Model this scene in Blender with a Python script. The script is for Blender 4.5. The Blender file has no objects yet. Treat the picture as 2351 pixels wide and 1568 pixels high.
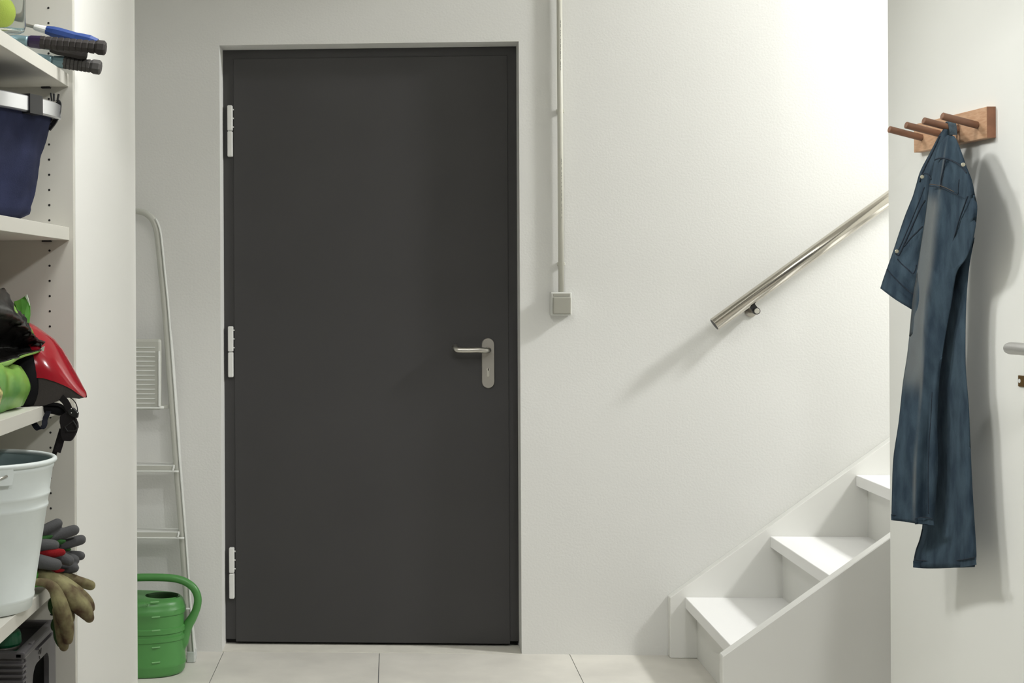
import bpy, bmesh, math, random
from mathutils import Vector, Matrix, Euler
random.seed(7)
S = bpy.context.scene
COL = S.collection
PI = math.pi

# ------------------------------------------------------------------ camera, world, lights, exposure
TH, RHO = 0.054, 0.0048
cam = bpy.data.cameras.new('camera'); camo = bpy.data.objects.new('camera', cam); COL.objects.link(camo)
cam.sensor_fit = 'HORIZONTAL'; cam.sensor_width = 36.0
cam.lens = 36.0 * 3435.0 / 2351.0
cam.shift_x = 0.1962; cam.shift_y = -0.0536
cam.clip_start = 0.05
_R = Vector((math.cos(TH), math.sin(TH), 0)); _F = Vector((-math.sin(TH), math.cos(TH), 0)); _U = Vector((0, 0, 1))
_rc = _R * math.cos(RHO) - _U * math.sin(RHO); _uc = _U * math.cos(RHO) + _R * math.sin(RHO)
_m = Matrix((_rc, _uc, -_F)).transposed().to_4x4(); _m.translation = Vector((0, -5.0, 1.224))
camo.matrix_world = _m
S.camera = camo

W = bpy.data.worlds.new('world'); S.world = W; W.use_nodes = True
W.node_tree.nodes['Background'].inputs['Color'].default_value = (1.0, 0.985, 0.955, 1)
W.node_tree.nodes['Background'].inputs['Strength'].default_value = 0.10

def area(name, loc, target, sx, sy, watts, color=(1, 1, 1)):
    d = bpy.data.lights.new(name, 'AREA'); d.shape = 'RECTANGLE'; d.size = sx; d.size_y = sy
    d.energy = watts; d.color = color
    o = bpy.data.objects.new(name, d); COL.objects.link(o); o.location = loc
    o.rotation_euler = (Vector(target) - Vector(loc)).to_track_quat('-Z', 'Y').to_euler()
    return o
def spot(name, loc, target, deg, radius, watts, color=(1, 1, 1)):
    d = bpy.data.lights.new(name, 'SPOT'); d.spot_size = math.radians(deg); d.spot_blend = 0.9
    d.shadow_soft_size = radius; d.energy = watts; d.color = color
    o = bpy.data.objects.new(name, d); COL.objects.link(o); o.location = loc
    o.rotation_euler = (Vector(target) - Vector(loc)).to_track_quat('-Z', 'Y').to_euler()
    return o
area('stair_lamp', (3.05, -0.80, 2.85), (0.0, -0.2, 0.4), 0.26, 0.26, 66, (1, 1, 0.995))
area('upstairs_tube', (1.30, -0.42, 4.6), (1.30, -0.42, 0), 0.04, 0.7, 19, (1, 1, 1))
area('landing_lamp', (1.9, -0.5, 2.93), (0.6, -0.3, 0.4), 0.18, 0.18, 1.5, (1, 1, 1))
spot('hall_lamp', (-0.42, -1.28, 2.44), (1.30, -2.10, 1.10), 64, 0.16, 84, (1, 1, 0.995))
area('middle_fill', (-0.15, -2.12, 2.46), (0.2, -2.9, 0), 0.3, 0.3, 17, (1, 1, 0.995))  # added fill light, brightens the near part of the white door
area('front_lamp', (0.95, -3.5, 2.4), (0.4, -1.8, 0.6), 0.16, 0.16, 16, (1, 1, 0.995))
area('rear_fill', (-0.1, -4.6, 2.46), (-0.1, -4.6, 0), 0.6, 0.6, 11, (1, 1, 0.995))  # soft fill light added overhead near the camera
S.view_settings.view_transform = 'Standard'
try: S.view_settings.look = 'None'
except Exception: pass
S.view_settings.gamma = 1.0; S.view_settings.use_curve_mapping = False
S.view_settings.exposure = -0.07

# ------------------------------------------------------------------ helpers
def lin(c):
    return tuple(((v / 255) / 12.92 if v / 255 <= 0.04045 else ((v / 255 + 0.055) / 1.055) ** 2.4) for v in c)

def mat(name, rgb, rough=0.6, metal=0.0, bump=0.0, bscale=200.0, var=0.0, vscale=6.0, spec=0.5, rgb2=None, stretch=None, detail=4.0):
    m = bpy.data.materials.new(name); m.use_nodes = True
    nt = m.node_tree; b = nt.nodes['Principled BSDF']
    c = lin(rgb)
    b.inputs['Roughness'].default_value = rough; b.inputs['Metallic'].default_value = metal
    b.inputs['Specular IOR Level'].default_value = spec
    tc = nt.nodes.new('ShaderNodeTexCoord'); src = tc.outputs['Object']
    if stretch:
        mp = nt.nodes.new('ShaderNodeMapping'); mp.inputs['Scale'].default_value = stretch
        nt.links.new(src, mp.inputs['Vector']); src = mp.outputs['Vector']
    if var > 0 or rgb2:
        n = nt.nodes.new('ShaderNodeTexNoise'); n.inputs['Scale'].default_value = vscale; n.inputs['Detail'].default_value = detail
        nt.links.new(src, n.inputs['Vector'])
        mx = nt.nodes.new('ShaderNodeValToRGB')
        c2 = lin(rgb2) if rgb2 else tuple(v * (1 + var) for v in c)
        c1 = c if rgb2 else tuple(v * (1 - var) for v in c)
        mx.color_ramp.elements[0].position = 0.35; mx.color_ramp.elements[1].position = 0.65
        mx.color_ramp.elements[0].color = (*c1, 1); mx.color_ramp.elements[1].color = (*[min(1, v) for v in c2], 1)
        nt.links.new(n.outputs['Fac'], mx.inputs['Fac']); nt.links.new(mx.outputs['Color'], b.inputs['Base Color'])
    else:
        b.inputs['Base Color'].default_value = (*c, 1)
    if bump > 0:
        n2 = nt.nodes.new('ShaderNodeTexNoise'); n2.inputs['Scale'].default_value = bscale; n2.inputs['Detail'].default_value = 3
        nt.links.new(src, n2.inputs['Vector'])
        bp = nt.nodes.new('ShaderNodeBump'); bp.inputs['Strength'].default_value = bump; bp.inputs['Distance'].default_value = 0.002
        nt.links.new(n2.outputs['Fac'], bp.inputs['Height']); nt.links.new(bp.outputs['Normal'], b.inputs['Normal'])
    return m

def attr_mix(m, attr, rgb):
    """mix the base colour towards rgb by a float attribute (fading, crease highlight)"""
    nt = m.node_tree; b = nt.nodes['Principled BSDF']
    a = nt.nodes.new('ShaderNodeAttribute'); a.attribute_name = attr
    mx = nt.nodes.new('ShaderNodeMix'); mx.data_type = 'RGBA'
    s = b.inputs['Base Color']
    if s.is_linked: nt.links.new(s.links[0].from_socket, mx.inputs['A'])
    else: mx.inputs['A'].default_value = s.default_value
    mx.inputs['B'].default_value = (*lin(rgb), 1)
    nt.links.new(a.outputs['Fac'], mx.inputs['Factor']); nt.links.new(mx.outputs['Result'], s)
    return m

ORG = {}
def root(name, loc, label=None, cat=None, group=None, kind=None):
    o = bpy.data.objects.new(name, None); COL.objects.link(o); o.location = loc; o.empty_display_size = 0.05
    ORG[o.name] = Vector(loc); tag(o, label, cat, group, kind)
    return o
def tag(o, label=None, cat=None, group=None, kind=None):
    if label: o['label'] = label
    if cat: o['category'] = cat
    if group: o['group'] = group
    if kind: o['kind'] = kind
    return o
def fin(name, bm, m, parent=None, smooth=False, recalc=True, org=None):
    if recalc: bmesh.ops.recalc_face_normals(bm, faces=bm.faces)
    if smooth:
        for f in bm.faces: f.smooth = True
    o0 = ORG[parent.name] if parent else Vector(org if org else (0, 0, 0))
    bmesh.ops.translate(bm, verts=bm.verts, vec=-o0)
    me = bpy.data.meshes.new(name); bm.to_mesh(me); bm.free()
    if smooth == 'auto':
        pass
    me.materials.append(m)
    o = bpy.data.objects.new(name, me); COL.objects.link(o)
    if parent: o.parent = parent
    else: o.location = o0
    ORG[o.name] = o0
    return o
def sharp(o, deg=35):
    try:
        o.data.set_sharp_from_angle(angle=math.radians(deg))
    except Exception: pass
    return o

def add_box(bm, a, b, bev=0.0, seg=2, M=None):
    a = Vector(a); b = Vector(b)
    g = bmesh.ops.create_cube(bm, size=1.0); vs = g['verts']
    c = (a + b) / 2; d = b - a
    for v in vs: v.co = Vector((v.co.x * d.x + c.x, v.co.y * d.y + c.y, v.co.z * d.z + c.z))
    if M is not None: bmesh.ops.transform(bm, matrix=M, verts=vs)
    if bev > 0:
        es = list({e for v in vs for e in v.link_edges})
        bmesh.ops.bevel(bm, geom=es, offset=bev, segments=seg, affect='EDGES', profile=0.5)
def box(name, a, b, m, parent=None, bev=0.0, seg=2, M=None):
    bm = bmesh.new(); add_box(bm, a, b, bev, seg, M)
    return fin(name, bm, m, parent)
def prism(bm, pts, off):
    """planar polygon (3d points) extruded by vector off"""
    off = Vector(off)
    a = [bm.verts.new(p) for p in pts]; b = [bm.verts.new(Vector(p) + off) for p in pts]
    fs = [bm.faces.new(a), bm.faces.new(list(reversed(b)))]
    n = len(a)
    for i in range(n): fs.append(bm.faces.new((a[i], b[i], b[(i + 1) % n], a[(i + 1) % n])))
    return fs
def loft(bm, rings, cap0=True, cap1=True, closed=True):
    vr = [[bm.verts.new(p) for p in r] for r in rings]
    for i in range(len(vr) - 1):
        n = len(vr[i])
        for j in range(n if closed else n - 1):
            k = (j + 1) % n
            try: bm.faces.new((vr[i][j], vr[i][k], vr[i + 1][k], vr[i + 1][j]))
            except ValueError: pass
    if cap0 and closed: bm.faces.new(list(reversed(vr[0])))
    if cap1 and closed: bm.faces.new(vr[-1])
    return vr
def frame_at(t):
    t = Vector(t).normalized()
    up = Vector((0, 0, 1)) if abs(t.z) < 0.9 else Vector((0, 1, 0))
    a = t.cross(up).normalized(); b = a.cross(t).normalized()
    return a, b
def tangents(P):
    T = []
    for i in range(len(P)):
        a = P[max(0, i - 1)]; b = P[min(len(P) - 1, i + 1)]
        T.append((b - a).normalized())
    return T
def tube(bm, path, r, n=12, caps=True, round_end=False):
    P = [Vector(p) for p in path]
    R = list(r) if isinstance(r, (list, tuple)) else [r] * len(P)
    if round_end:
        P2, R2 = [], []
        t0 = (P[0] - P[1]).normalized(); t1 = (P[-1] - P[-2]).normalized()
        for k in (80, 55, 28):
            P2.append(P[0] + t0 * R[0] * math.sin(math.radians(k))); R2.append(R[0] * math.cos(math.radians(k)))
        P2 += P; R2 += R
        for k in (28, 55, 80):
            P2.append(P[-1] + t1 * R[-1] * math.sin(math.radians(k))); R2.append(R[-1] * math.cos(math.radians(k)))
        P, R = P2, R2
    T = tangents(P); a, b = frame_at(T[0]); rings = []
    for i, p in enumerate(P):
        t = T[i]; a = (a - t * a.dot(t)).normalized(); b = t.cross(a).normalized()
        rings.append([p + (a * math.cos(2 * PI * j / n) + b * math.sin(2 * PI * j / n)) * R[i] for j in range(n)])
    loft(bm, rings, caps, caps)
def smooth_path(pts, n=6, closed=False):
    P = [Vector(p) for p in pts]; out = []
    N = len(P)
    rng = N if closed else N - 1
    for i in range(rng):
        if closed: p0, p1, p2, p3 = P[i - 1], P[i], P[(i + 1) % N], P[(i + 2) % N]
        else: p0, p1, p2, p3 = P[max(0, i - 1)], P[i], P[i + 1], P[min(N - 1, i + 2)]
        for k in range(n):
            t = k / n
            out.append(0.5 * ((2 * p1) + (p2 - p0) * t + (2 * p0 - 5 * p1 + 4 * p2 - p3) * t * t + (3 * p1 - p0 - 3 * p2 + p3) * t ** 3))
    if not closed: out.append(P[-1])
    return out
def ribbon(bm, path, w, th, wdir=None):
    """flat strap along path, width along wdir"""
    P = [Vector(p) for p in path]; T = tangents(P); rings = []
    Wd = list(w) if isinstance(w, (list, tuple)) else [w] * len(P)
    for p, t, ww in zip(P, T, Wd):
        wd = Vector(wdir); wd = (wd - t * wd.dot(t)).normalized(); nn = t.cross(wd).normalized()
        rings.append([p + wd * ww / 2 + nn * th / 2, p - wd * ww / 2 + nn * th / 2, p - wd * ww / 2 - nn * th / 2, p + wd * ww / 2 - nn * th / 2])
    loft(bm, rings)
def cyl(bm, p0, p1, r, n=20, bev=0.0):
    p0 = Vector(p0); p1 = Vector(p1)
    if bev > 0:
        t = (p1 - p0).normalized()
        tube(bm, [p0, p0 + t * bev, p1 - t * bev, p1], [r - bev, r, r, r - bev], n)
    else: tube(bm, [p0, p1], r, n)
def uvs(bm, c, r, seg=20, rings=12, scale=(1, 1, 1)):
    g = bmesh.ops.create_uvsphere(bm, u_segments=seg, v_segments=rings, radius=1.0)
    c = Vector(c)
    for v in g['verts']: v.co = Vector((v.co.x * r * scale[0], v.co.y * r * scale[1], v.co.z * r * scale[2])) + c
    return g['verts']
def lerp(a, b, t): return Vector(a) * (1 - t) + Vector(b) * t
def resample(pts, n):
    P = [Vector(p) for p in pts]; L = [0.0]
    for i in range(1, len(P)): L.append(L[-1] + (P[i] - P[i - 1]).length)
    out = []
    for k in range(n):
        d = L[-1] * k / (n - 1); i = 1
        while i < len(P) - 1 and L[i] < d: i += 1
        t = (d - L[i - 1]) / max(1e-9, L[i] - L[i - 1]); out.append(P[i - 1].lerp(P[i], min(1, max(0, t))))
    return out

# ------------------------------------------------------------------ materials
M_wall = mat('plaster', (227, 227, 223), 0.9, bump=0.26, bscale=140, spec=0.2)
M_wall_smooth = mat('smooth_white_wall', (238, 238, 233), 0.85, bump=0.06, bscale=250, spec=0.2)
M_ceiling = mat('ceiling_white', (232, 231, 226), 0.9, spec=0.2)
M_tile = mat('beige_stone_tile', (222, 219, 210), 0.55, bump=0.05, bscale=90, var=0.07, vscale=5, detail=8)
M_grout = mat('grey_grout', (120, 122, 125), 0.9)
M_sill = mat('threshold_screed', (222, 219, 208), 0.7, bump=0.1, bscale=80, var=0.05, vscale=12)
M_door = mat('anthracite_paint', (58, 57, 57), 0.55, bump=0.05, bscale=220, var=0.04, vscale=3)
M_gap = mat('black_gap', (22, 21, 21), 0.8)
M_hinge = mat('white_hinge', (226, 226, 222), 0.4)
M_steel = mat('satin_steel', (190, 187, 180), 0.33, metal=1.0, stretch=(1, 1, 30), bump=0.03, bscale=300)
M_plate = mat('satin_plate', (172, 168, 160), 0.5, metal=0.85)
M_cyl = mat('lock_cylinder', (205, 202, 192), 0.4, metal=0.6)
M_rail = mat('polished_steel', (205, 200, 190), 0.16, metal=1.0)
M_black = mat('black_plastic', (26, 26, 27), 0.45)
M_white = mat('white_gloss_paint', (234, 235, 231), 0.35, spec=0.4)
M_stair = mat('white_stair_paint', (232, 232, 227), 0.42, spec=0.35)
M_tread = mat('white_tread_lit', (246, 246, 244), 0.4, spec=0.4)  # lighter than the stair white, overhead light put into the tread colour
M_shelf = mat('white_melamine', (214, 212, 202), 0.5, spec=0.4)
M_leaf = mat('white_door_lacquer', (234, 235, 229), 0.45, spec=0.35)
M_cable = mat('pale_grey_pvc', (206, 205, 193), 0.45)
M_print = mat('grey_print', (150, 150, 142), 0.6)
M_swbox = mat('light_grey_switch', (208, 209, 203), 0.4)
M_rocker = mat('mid_grey_rocker', (164, 163, 152), 0.4)
M_alu = mat('white_aluminium', (222, 224, 219), 0.35)
M_alu_grey = mat('ladder_grey', (190, 191, 182), 0.4)
M_foot = mat('ladder_foot_plastic', (200, 204, 200), 0.5)
M_green = mat('green_can_plastic', (78, 140, 72), 0.38, var=0.05, vscale=6)
M_greenin = mat('green_can_shaded', (28, 62, 20), 0.6)  # darker copy of the can green, shade painted into the filler opening
M_mark = mat('green_can_marks', (112, 168, 104), 0.4)

# ------------------------------------------------------------------ the room
def struct(o, label, cat=None):
    o['kind'] = 'structure'; o['label'] = label
    return o
# back wall with the door opening and the wall behind the stairs, one piece
bm = bmesh.new()
OX0, OX1, OZ1 = -0.575, 0.4245, 2.0355
add_box(bm, (-1.35, 0, 0), (OX0, 0.11, 2.55)); add_box(bm, (OX1, 0, 0), (3.2, 0.11, 2.55))
add_box(bm, (OX0, 0, OZ1), (OX1, 0.11, 2.55)); add_box(bm, (-1.35, 0.11, 0), (OX0 - 0.001, 0.3, 2.55))
add_box(bm, (OX1 + 0.001, 0.11, 0), (3.2, 0.3, 2.55)); add_box(bm, (OX0, 0.11, OZ1 + 0.001), (OX1, 0.3, 2.55))
add_box(bm, (-1.35, 0, 2.55), (3.2, 0.3, 5.0))
struct(fin('wall_back', bm, M_wall), 'rough white plastered back wall around the dark door')
# left side: the smooth white wall end beside the shelves, then the wall behind
XP = -0.6715
wall_l = box('wall_left', (-1.28, -1.849, 0), (XP, -1.102, 2.5), M_wall_smooth)
struct(wall_l, 'smooth white wall end between the shelves and the ladder')
struct(box('wall_side', (-1.47, -6.0, 0), (-1.352, 0.3, 2.5), M_wall_smooth), 'white wall behind the shelving, out of view')
# cross wall at the stairs, hidden behind the open white door
bm = bmesh.new()
add_box(bm, (1.40, -1.12, 0), (3.2, -0.90, 2.5))
struct(fin('wall_right', bm, M_wall_smooth), 'white cross wall behind the open white door')
struct(box('wall_end', (3.32, -6.0, 0), (3.45, 0.3, 5.0), M_wall_smooth), 'white wall at the far right, out of view')
# ceiling with the stair opening
bm = bmesh.new()
VX, VY = 1.285, -0.90
add_box(bm, (-1.47, -6.0, 2.5), (VX, 0.0, 2.72)); add_box(bm, (VX, -6.0, 2.5), (3.2, VY, 2.72))
struct(fin('ceiling', bm, M_ceiling), 'white ceiling with an opening above the stairs')
struct(box('shade_beam', (-0.66, -2.5, 2.02), (3.2, -2.36, 2.499), M_ceiling), 'added white beam above the view, shading the upper back wall')  # unseen beam, added to keep the front lamp off the upper wall
# floor: grout bed and tiles
fl = root('floor', (0, 0, 0), kind='structure'); fl['label'] = 'beige stone tile floor'
box('grout_bed', (-1.35, -6.0, -0.06), (3.2, 0.0, -0.003), M_grout, fl)
xs = [-1.35, -1.17, -0.57, -0.048, 0.583, 1.183, 1.783, 2.383, 3.2]; ys = [0.0, -0.62, -1.22, -1.82, -2.42, -3.02, -3.62, -4.22, -4.82, -5.42, -6.0]
g = 0.0012
for j in range(len(ys) - 1):
    for i in range(len(xs) - 1):
        box('tile', (xs[i] + g, ys[j + 1] + g, -0.012), (xs[i + 1] - g, ys[j] - (g if j else 0), 0.0), M_tile, fl)
struct(box('trim_1', (OX0, 0.0, -0.05), (OX1, 0.125, 0.001), M_sill), 'pale threshold strip under the dark door')

# ------------------------------------------------------------------ the dark fire door
D = root('door_1', (-0.075, 0.11, 0), kind='structure'); D['label'] = 'dark grey steel door with white hinges in the back wall'
bm = bmesh.new()
fy0, fy1 = 0.104, 0.16
add_box(bm, (OX0 + 0.0005, fy0, 0.018), (OX0 + 0.062, fy1, OZ1 - 0.0005)); add_box(bm, (OX1 - 0.062, fy0, 0.018), (OX1 - 0.0005, fy1, OZ1 - 0.0005))
add_box(bm, (OX0 + 0.062, fy0, OZ1 - 0.052), (OX1 - 0.062, fy1, OZ1 - 0.0005))
fin('door_frame', bm, M_door, D)
box('bottom_gap', (OX0 + 0.002, 0.125, 0.001), (OX1 - 0.002, 0.2, 0.03), M_gap, D)
LX0, LX1, LZ0, LZ1 = [(-0.5390,0.0980,1.0136),(0.3939,0.0980,1.0112),(-0.3027,0.0980,0.0102),(-0.2931,0.0980,2.0046)]
leafp = box('door_leaf', (LX0[0], 0.0985, LZ0[2]), (LX1[0], 0.16, LZ1[2]), M_door, D, bev=0.0015)
HZ = [[(-0.5499,0.0900,1.8445),(-0.5503,0.0900,1.7567),(-0.5507,0.0900,1.6688)], [(-0.5513,0.0900,1.0899),(-0.5517,0.0900,1.0021),(-0.5521,0.0900,0.9157)], [(-0.5512,0.0900,0.3338),(-0.5516,0.0900,0.2460),(-0.5520,0.0900,0.1597)]]
for hz in HZ:
    x = hz[0][0]; top, mid, bot = hz[0][2], hz[1][2], hz[2][2]
    h = None
    bm = bmesh.new()
    add_box(bm, (x - 0.0088, 0.081, mid + 0.0008), (x + 0.0088, 0.104, top), 0.004, 3)
    add_box(bm, (x - 0.0088, 0.081, bot), (x + 0.0088, 0.104, mid - 0.0008), 0.004, 3)
    h = fin('hinge', bm, M_hinge, D); h['label'] = 'white two-part hinge barrel'
    for k in (0.16, 0.5, 0.84):
        z = mid + (top - mid) * k
        bm = bmesh.new(); cyl(bm, (x + 0.0085, 0.0955, z), (x + 0.0125, 0.0955, z), 0.0026, 10)
        fin('screw', bm, M_hinge, h)
# lever handle on its long plate
pc = [(0.3236,0.0985,1.0468),(0.3228,0.0985,0.8770),(0.3026,0.0985,0.9612),(0.3453,0.0985,0.9611),(0.3234,0.0985,1.0070),(0.3224,0.0985,0.9405),(0.3223,0.0985,0.9198)]
zt, zb = pc[0][2], pc[1][2]; pw = (pc[3][0] - pc[2][0]) / 2; px = (pc[3][0] + pc[2][0]) / 2
bm = bmesh.new()
def stad(x, zt, zb, w, y, n=14):
    out = []
    for k in range(n + 1):
        a = PI * k / n; out.append((x + w * math.cos(a), y, zt - w + w * math.sin(a)))
    for k in range(n + 1):
        a = PI + PI * k / n; out.append((x + w * math.cos(a), y, zb + w + w * math.sin(a)))
    return out
loft(bm, [stad(px, zt, zb, pw, 0.0985), stad(px, zt, zb, pw, 0.0915), stad(px, zt - 0.0015, zb + 0.0015, pw - 0.0015, 0.0895)])
plate = sharp(fin('handle_plate', bm, M_plate, D, smooth=True)); plate['label'] = 'long rounded steel handle plate'
lz = pc[4][2]
bm = bmesh.new(); cyl(bm, (px, 0.0897, lz), (px, 0.0885, lz), 0.0105, 24); fin('spindle_hole', bm, M_gap, plate)
lv = [(0.3197,0.0400,1.0124),(0.3081,0.0400,1.0095),(0.2878,0.0400,1.0088),(0.2616,0.0400,1.0081),(0.2296,0.0400,1.0082),(0.2121,0.0400,1.0097),(0.2048,0.0400,1.0141)]
path = [(px, 0.090, lz), (px, 0.075, lz), (px - 0.002, 0.058, lz), (px - 0.010, 0.046, lz - 0.001)] + [(p[0], 0.040, p[2]) for p in lv[2:5]] + [(lv[5][0] + 0.004, 0.043, lv[5][2]), (lv[6][0] + 0.006, 0.055, lv[6][2] + .002), (lv[6][0] + 0.006, 0.070, lv[6][2] + .003), (lv[6][0] + 0.010, 0.084, lv[6][2] + .003)]
bm = bmesh.new(); tube(bm, smooth_path(path, 5), 0.0098, 18, round_end=False)
lev = fin('lever', bm, M_steel, D, smooth=True); lev['label'] = 'bent round steel lever'
zc = pc[5][2]
bm = bmesh.new(); cyl(bm, (px, 0.0905, zc), (px, 0.087, zc), 0.0062, 20, 0.0008); add_box(bm, (px - 0.0045, 0.0875, zc - 0.024), (px + 0.0045, 0.0905, zc - 0.004), 0.0015, 2)
lc = fin('lock_cylinder', bm, M_cyl, plate)
bm = bmesh.new(); add_box(bm, (px - 0.0009, 0.0864, zc - 0.0005), (px + 0.0014, 0.0873, zc + 0.0042)); add_box(bm, (px - 0.0002, 0.0864, zc - 0.004), (px + 0.002, 0.0873, zc)); 
D2 = plate
fin('keyhole', bm, M_gap, plate)

# ------------------------------------------------------------------ cable conduit and switch
cp = [(0.5572,-0.0180,2.1672),(0.5584,-0.0180,1.2056)]
sl = (cp[1][0] - cp[0][0]) / (cp[0][2] - cp[1][2])
ctop = Vector(cp[0]) + Vector((-sl * 0.3, 0, 0.3)); cbot = Vector(cp[1])
C = root('cable_conduit', (cbot.x, -0.018, cbot.z), 'thin pale grey cable conduit running down the wall to the light switch', 'conduit')
bm = bmesh.new(); tube(bm, [ctop, cbot + Vector((0, 0, -0.004))], 0.0094, 16); fin('pipe', bm, M_cable, C, smooth=True)
for p in [(0.5585,-0.0100,1.8011),(0.5590,-0.0100,1.2950)]:
    bm = bmesh.new(); add_box(bm, (p[0] - 0.0125, -0.0195, p[2] - 0.006), (p[0] + 0.0125, -0.0005, p[2] + 0.006), 0.002, 2)
    fin('clip', bm, M_cable, C)
bm = bmesh.new()
for (y0, y1) in ((48, 165), (365, 500)):
    y = y0
    while y < y1:
        h = random.choice((3, 4, 6, 8)); t = 0.5 * (y + h / 2 - 0) / 334
        x = ctop.x + (cbot.x - ctop.x) * ((0.3 + (y / 668) * (cp[0][2] - cp[1][2])) / (0.3 + cp[0][2] - cp[1][2]))
        z = cp[0][2] - (cp[0][2] - cp[1][2]) * y / 668; hh = h / 690
        add_box(bm, (x + 0.0015, -0.0276, z - hh), (x + 0.0030, -0.0262, z)); y += h + random.choice((2, 3, 6))
o = fin('print_marks', bm, M_print, C); o['kind'] = 'stuff'
sw = [(0.5210,-0.0400,1.2023),(0.5910,-0.0400,1.1246),(0.5280,-0.0400,1.1858),(0.5875,-0.0400,1.1296),(0.5295,-0.0400,1.1972),(0.5850,-0.0400,1.1877)]
SW = root('light_switch', ((sw[0][0] + sw[1][0]) / 2, 0, (sw[0][2] + sw[1][2]) / 2), 'small square surface-mounted light switch at the foot of the cable conduit', 'switch')
box('housing', (sw[0][0], -0.040, sw[1][2]), (sw[1][0], -0.0002, sw[0][2]), M_swbox, SW, 0.005, 3)
box('rocker', (sw[2][0], -0.0475, sw[3][2]), (sw[3][0], -0.038, sw[2][2]), M_rocker, SW, 0.004, 3)
box('label_window', (sw[4][0], -0.0415, sw[5][2]), (sw[5][0], -0.039, sw[4][2]), M_rocker, SW, 0.001, 1)

# ------------------------------------------------------------------ handrail
hr = [(1.0441,-0.0800,1.0947),(1.6003,-0.0800,1.4989)]
a = Vector(hr[0]); d = (Vector(hr[1]) - a).normalized()
H = root('handrail', tuple(a), 'polished steel handrail sloping up the wall above the stairs', 'handrail')
bm = bmesh.new(); tube(bm, [a, a + d * 0.0015, a + d * 2.0], [0.0205, 0.022, 0.022], 32); fin('rail', bm, M_rail, H, smooth=True); 
bm = bmesh.new(); cyl(bm, a - d * 0.0008, a + d * 0.004, 0.0195, 28); e = fin('end_cap', bm, M_black, H); 
br = [(1.1793,-0.0750,1.1379),(1.1654,-0.0750,1.1535)]
for k, t in enumerate((0.0, 1.55)):
    b = Vector(br[0]) + d * t; q = Vector(br[1]) + d * t
    bm = bmesh.new(); cyl(bm, (b.x, -0.0005, b.z), (b.x, -0.083, b.z), 0.0085, 20); cyl(bm, (b.x, -0.0005, b.z), (b.x, -0.005, b.z), 0.021, 24)
    o = fin('bracket', bm, M_rail, H, smooth=True); sharp(o)
    bm = bmesh.new()
    nrm = Vector((0, 1, 0)).cross(d).normalized()
    e1 = d * 0.0095
    top = b - nrm * 0.034 if nrm.z < 0 else b + nrm * 0.030
    prism(bm, [b + e1 + Vector((0, -0.005, 0)), top + e1 + Vector((0, -0.005, 0)), top - e1 + Vector((0, -0.005, 0)), b - e1 + Vector((0, -0.005, 0))], (0, 0.014, 0))
    cyl(bm, (b.x, -0.068, b.z), (b.x, -0.086, b.z), 0.0112, 20)
    s = fin('bracket_arm', bm, M_black, o)
    bm = bmesh.new(); cyl(bm, (b.x, -0.085, b.z), (b.x, -0.0885, b.z), 0.0088, 20, 0.001); fin('screw_cap', bm, M_cyl, o)

# ------------------------------------------------------------------ staircase
ST = root('staircase', (0.905, -0.41, 0), 'white painted wooden stairs rising right along the back wall', 'staircase')
X0, SL = 0.905, 0.726
for nm, y0, y1, drop in (('stringer', -0.0405, -0.0005, True), ('stringer', -0.822, -0.782, False)):
    bm = bmesh.new(); xe = 3.199; zt = 0.199 + (xe - X0) * SL
    pts = [(X0, y0, 0.0005), (X0, y0, 0.199), (xe, y0, zt), (xe, y0, 0.0005)]
    prism(bm, pts, (0, y1 - y0, 0))
    bmesh.ops.bevel(bm, geom=[e for e in bm.edges], offset=0.002, segments=1, affect='EDGES')
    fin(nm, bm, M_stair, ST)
for k in range(1, 8):
    x = 0.954 + (k - 1) * 0.2757; z = 0.2007 * k
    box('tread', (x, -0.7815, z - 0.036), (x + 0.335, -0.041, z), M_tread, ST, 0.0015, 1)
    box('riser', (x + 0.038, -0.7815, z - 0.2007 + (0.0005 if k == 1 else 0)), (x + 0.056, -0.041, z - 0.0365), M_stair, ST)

# ------------------------------------------------------------------ white door on the right with its coat rack
O3 = Vector((1.220, -1.250, 0)); UL = Vector((0.0900569, -0.9959366, 0)); NLv = Vector((-0.9959366, -0.0900569, 0))
def LW(s, n, z): return O3 + UL * s + NLv * n + Vector((0, 0, z))
def lbox(bm, s0, s1, n0, n1, z0, z1, bev=0, seg=2):
    M = Matrix(((UL.x, NLv.x, 0, O3.x), (UL.y, NLv.y, 0, O3.y), (0, 0, 1, 0), (0, 0, 0, 1)))
    add_box(bm, (s0, n0, z0), (s1, n1, z1), bev, seg, M)
M_lever = mat('satin_aluminium', (216, 215, 212), 0.42, metal=0.85)
D2 = root('door_2', tuple(LW(0, 0, 0)), kind='structure'); D2['label'] = 'open white interior door at the right, seen along its face'
bm = bmesh.new(); lbox(bm, 0, 0.86, -0.04, 0, 0.006, 2.1, 0.001, 1); fin('door_leaf', bm, M_leaf, D2)
bm = bmesh.new()
pth = [LW(0.683, 0.052, 1.094), LW(0.700, 0.053, 1.0945), LW(0.74, 0.054, 1.095), LW(0.785, 0.053, 1.094), LW(0.797, 0.045, 1.094), LW(0.80, 0.03, 1.094), LW(0.80, 0.0005, 1.094)]
tube(bm, smooth_path(pth, 5), [0.0085] * 1 + [0.0098, .0108, .0115, .0120] + [0.0125] * 26, 20, round_end=True)
hd = fin('lever', bm, M_lever, D2, smooth=True); hd['label'] = 'satin aluminium lever handle'
bm = bmesh.new(); cyl(bm, LW(0.80, 0.0002, 1.094), LW(0.80, 0.009, 1.094), 0.026, 28, 0.002); fin('rosette', bm, M_steel, D2, smooth=False)
M_brown = mat('brown_bronze_plate', (104, 80, 42), 0.4, metal=0.4)
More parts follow.
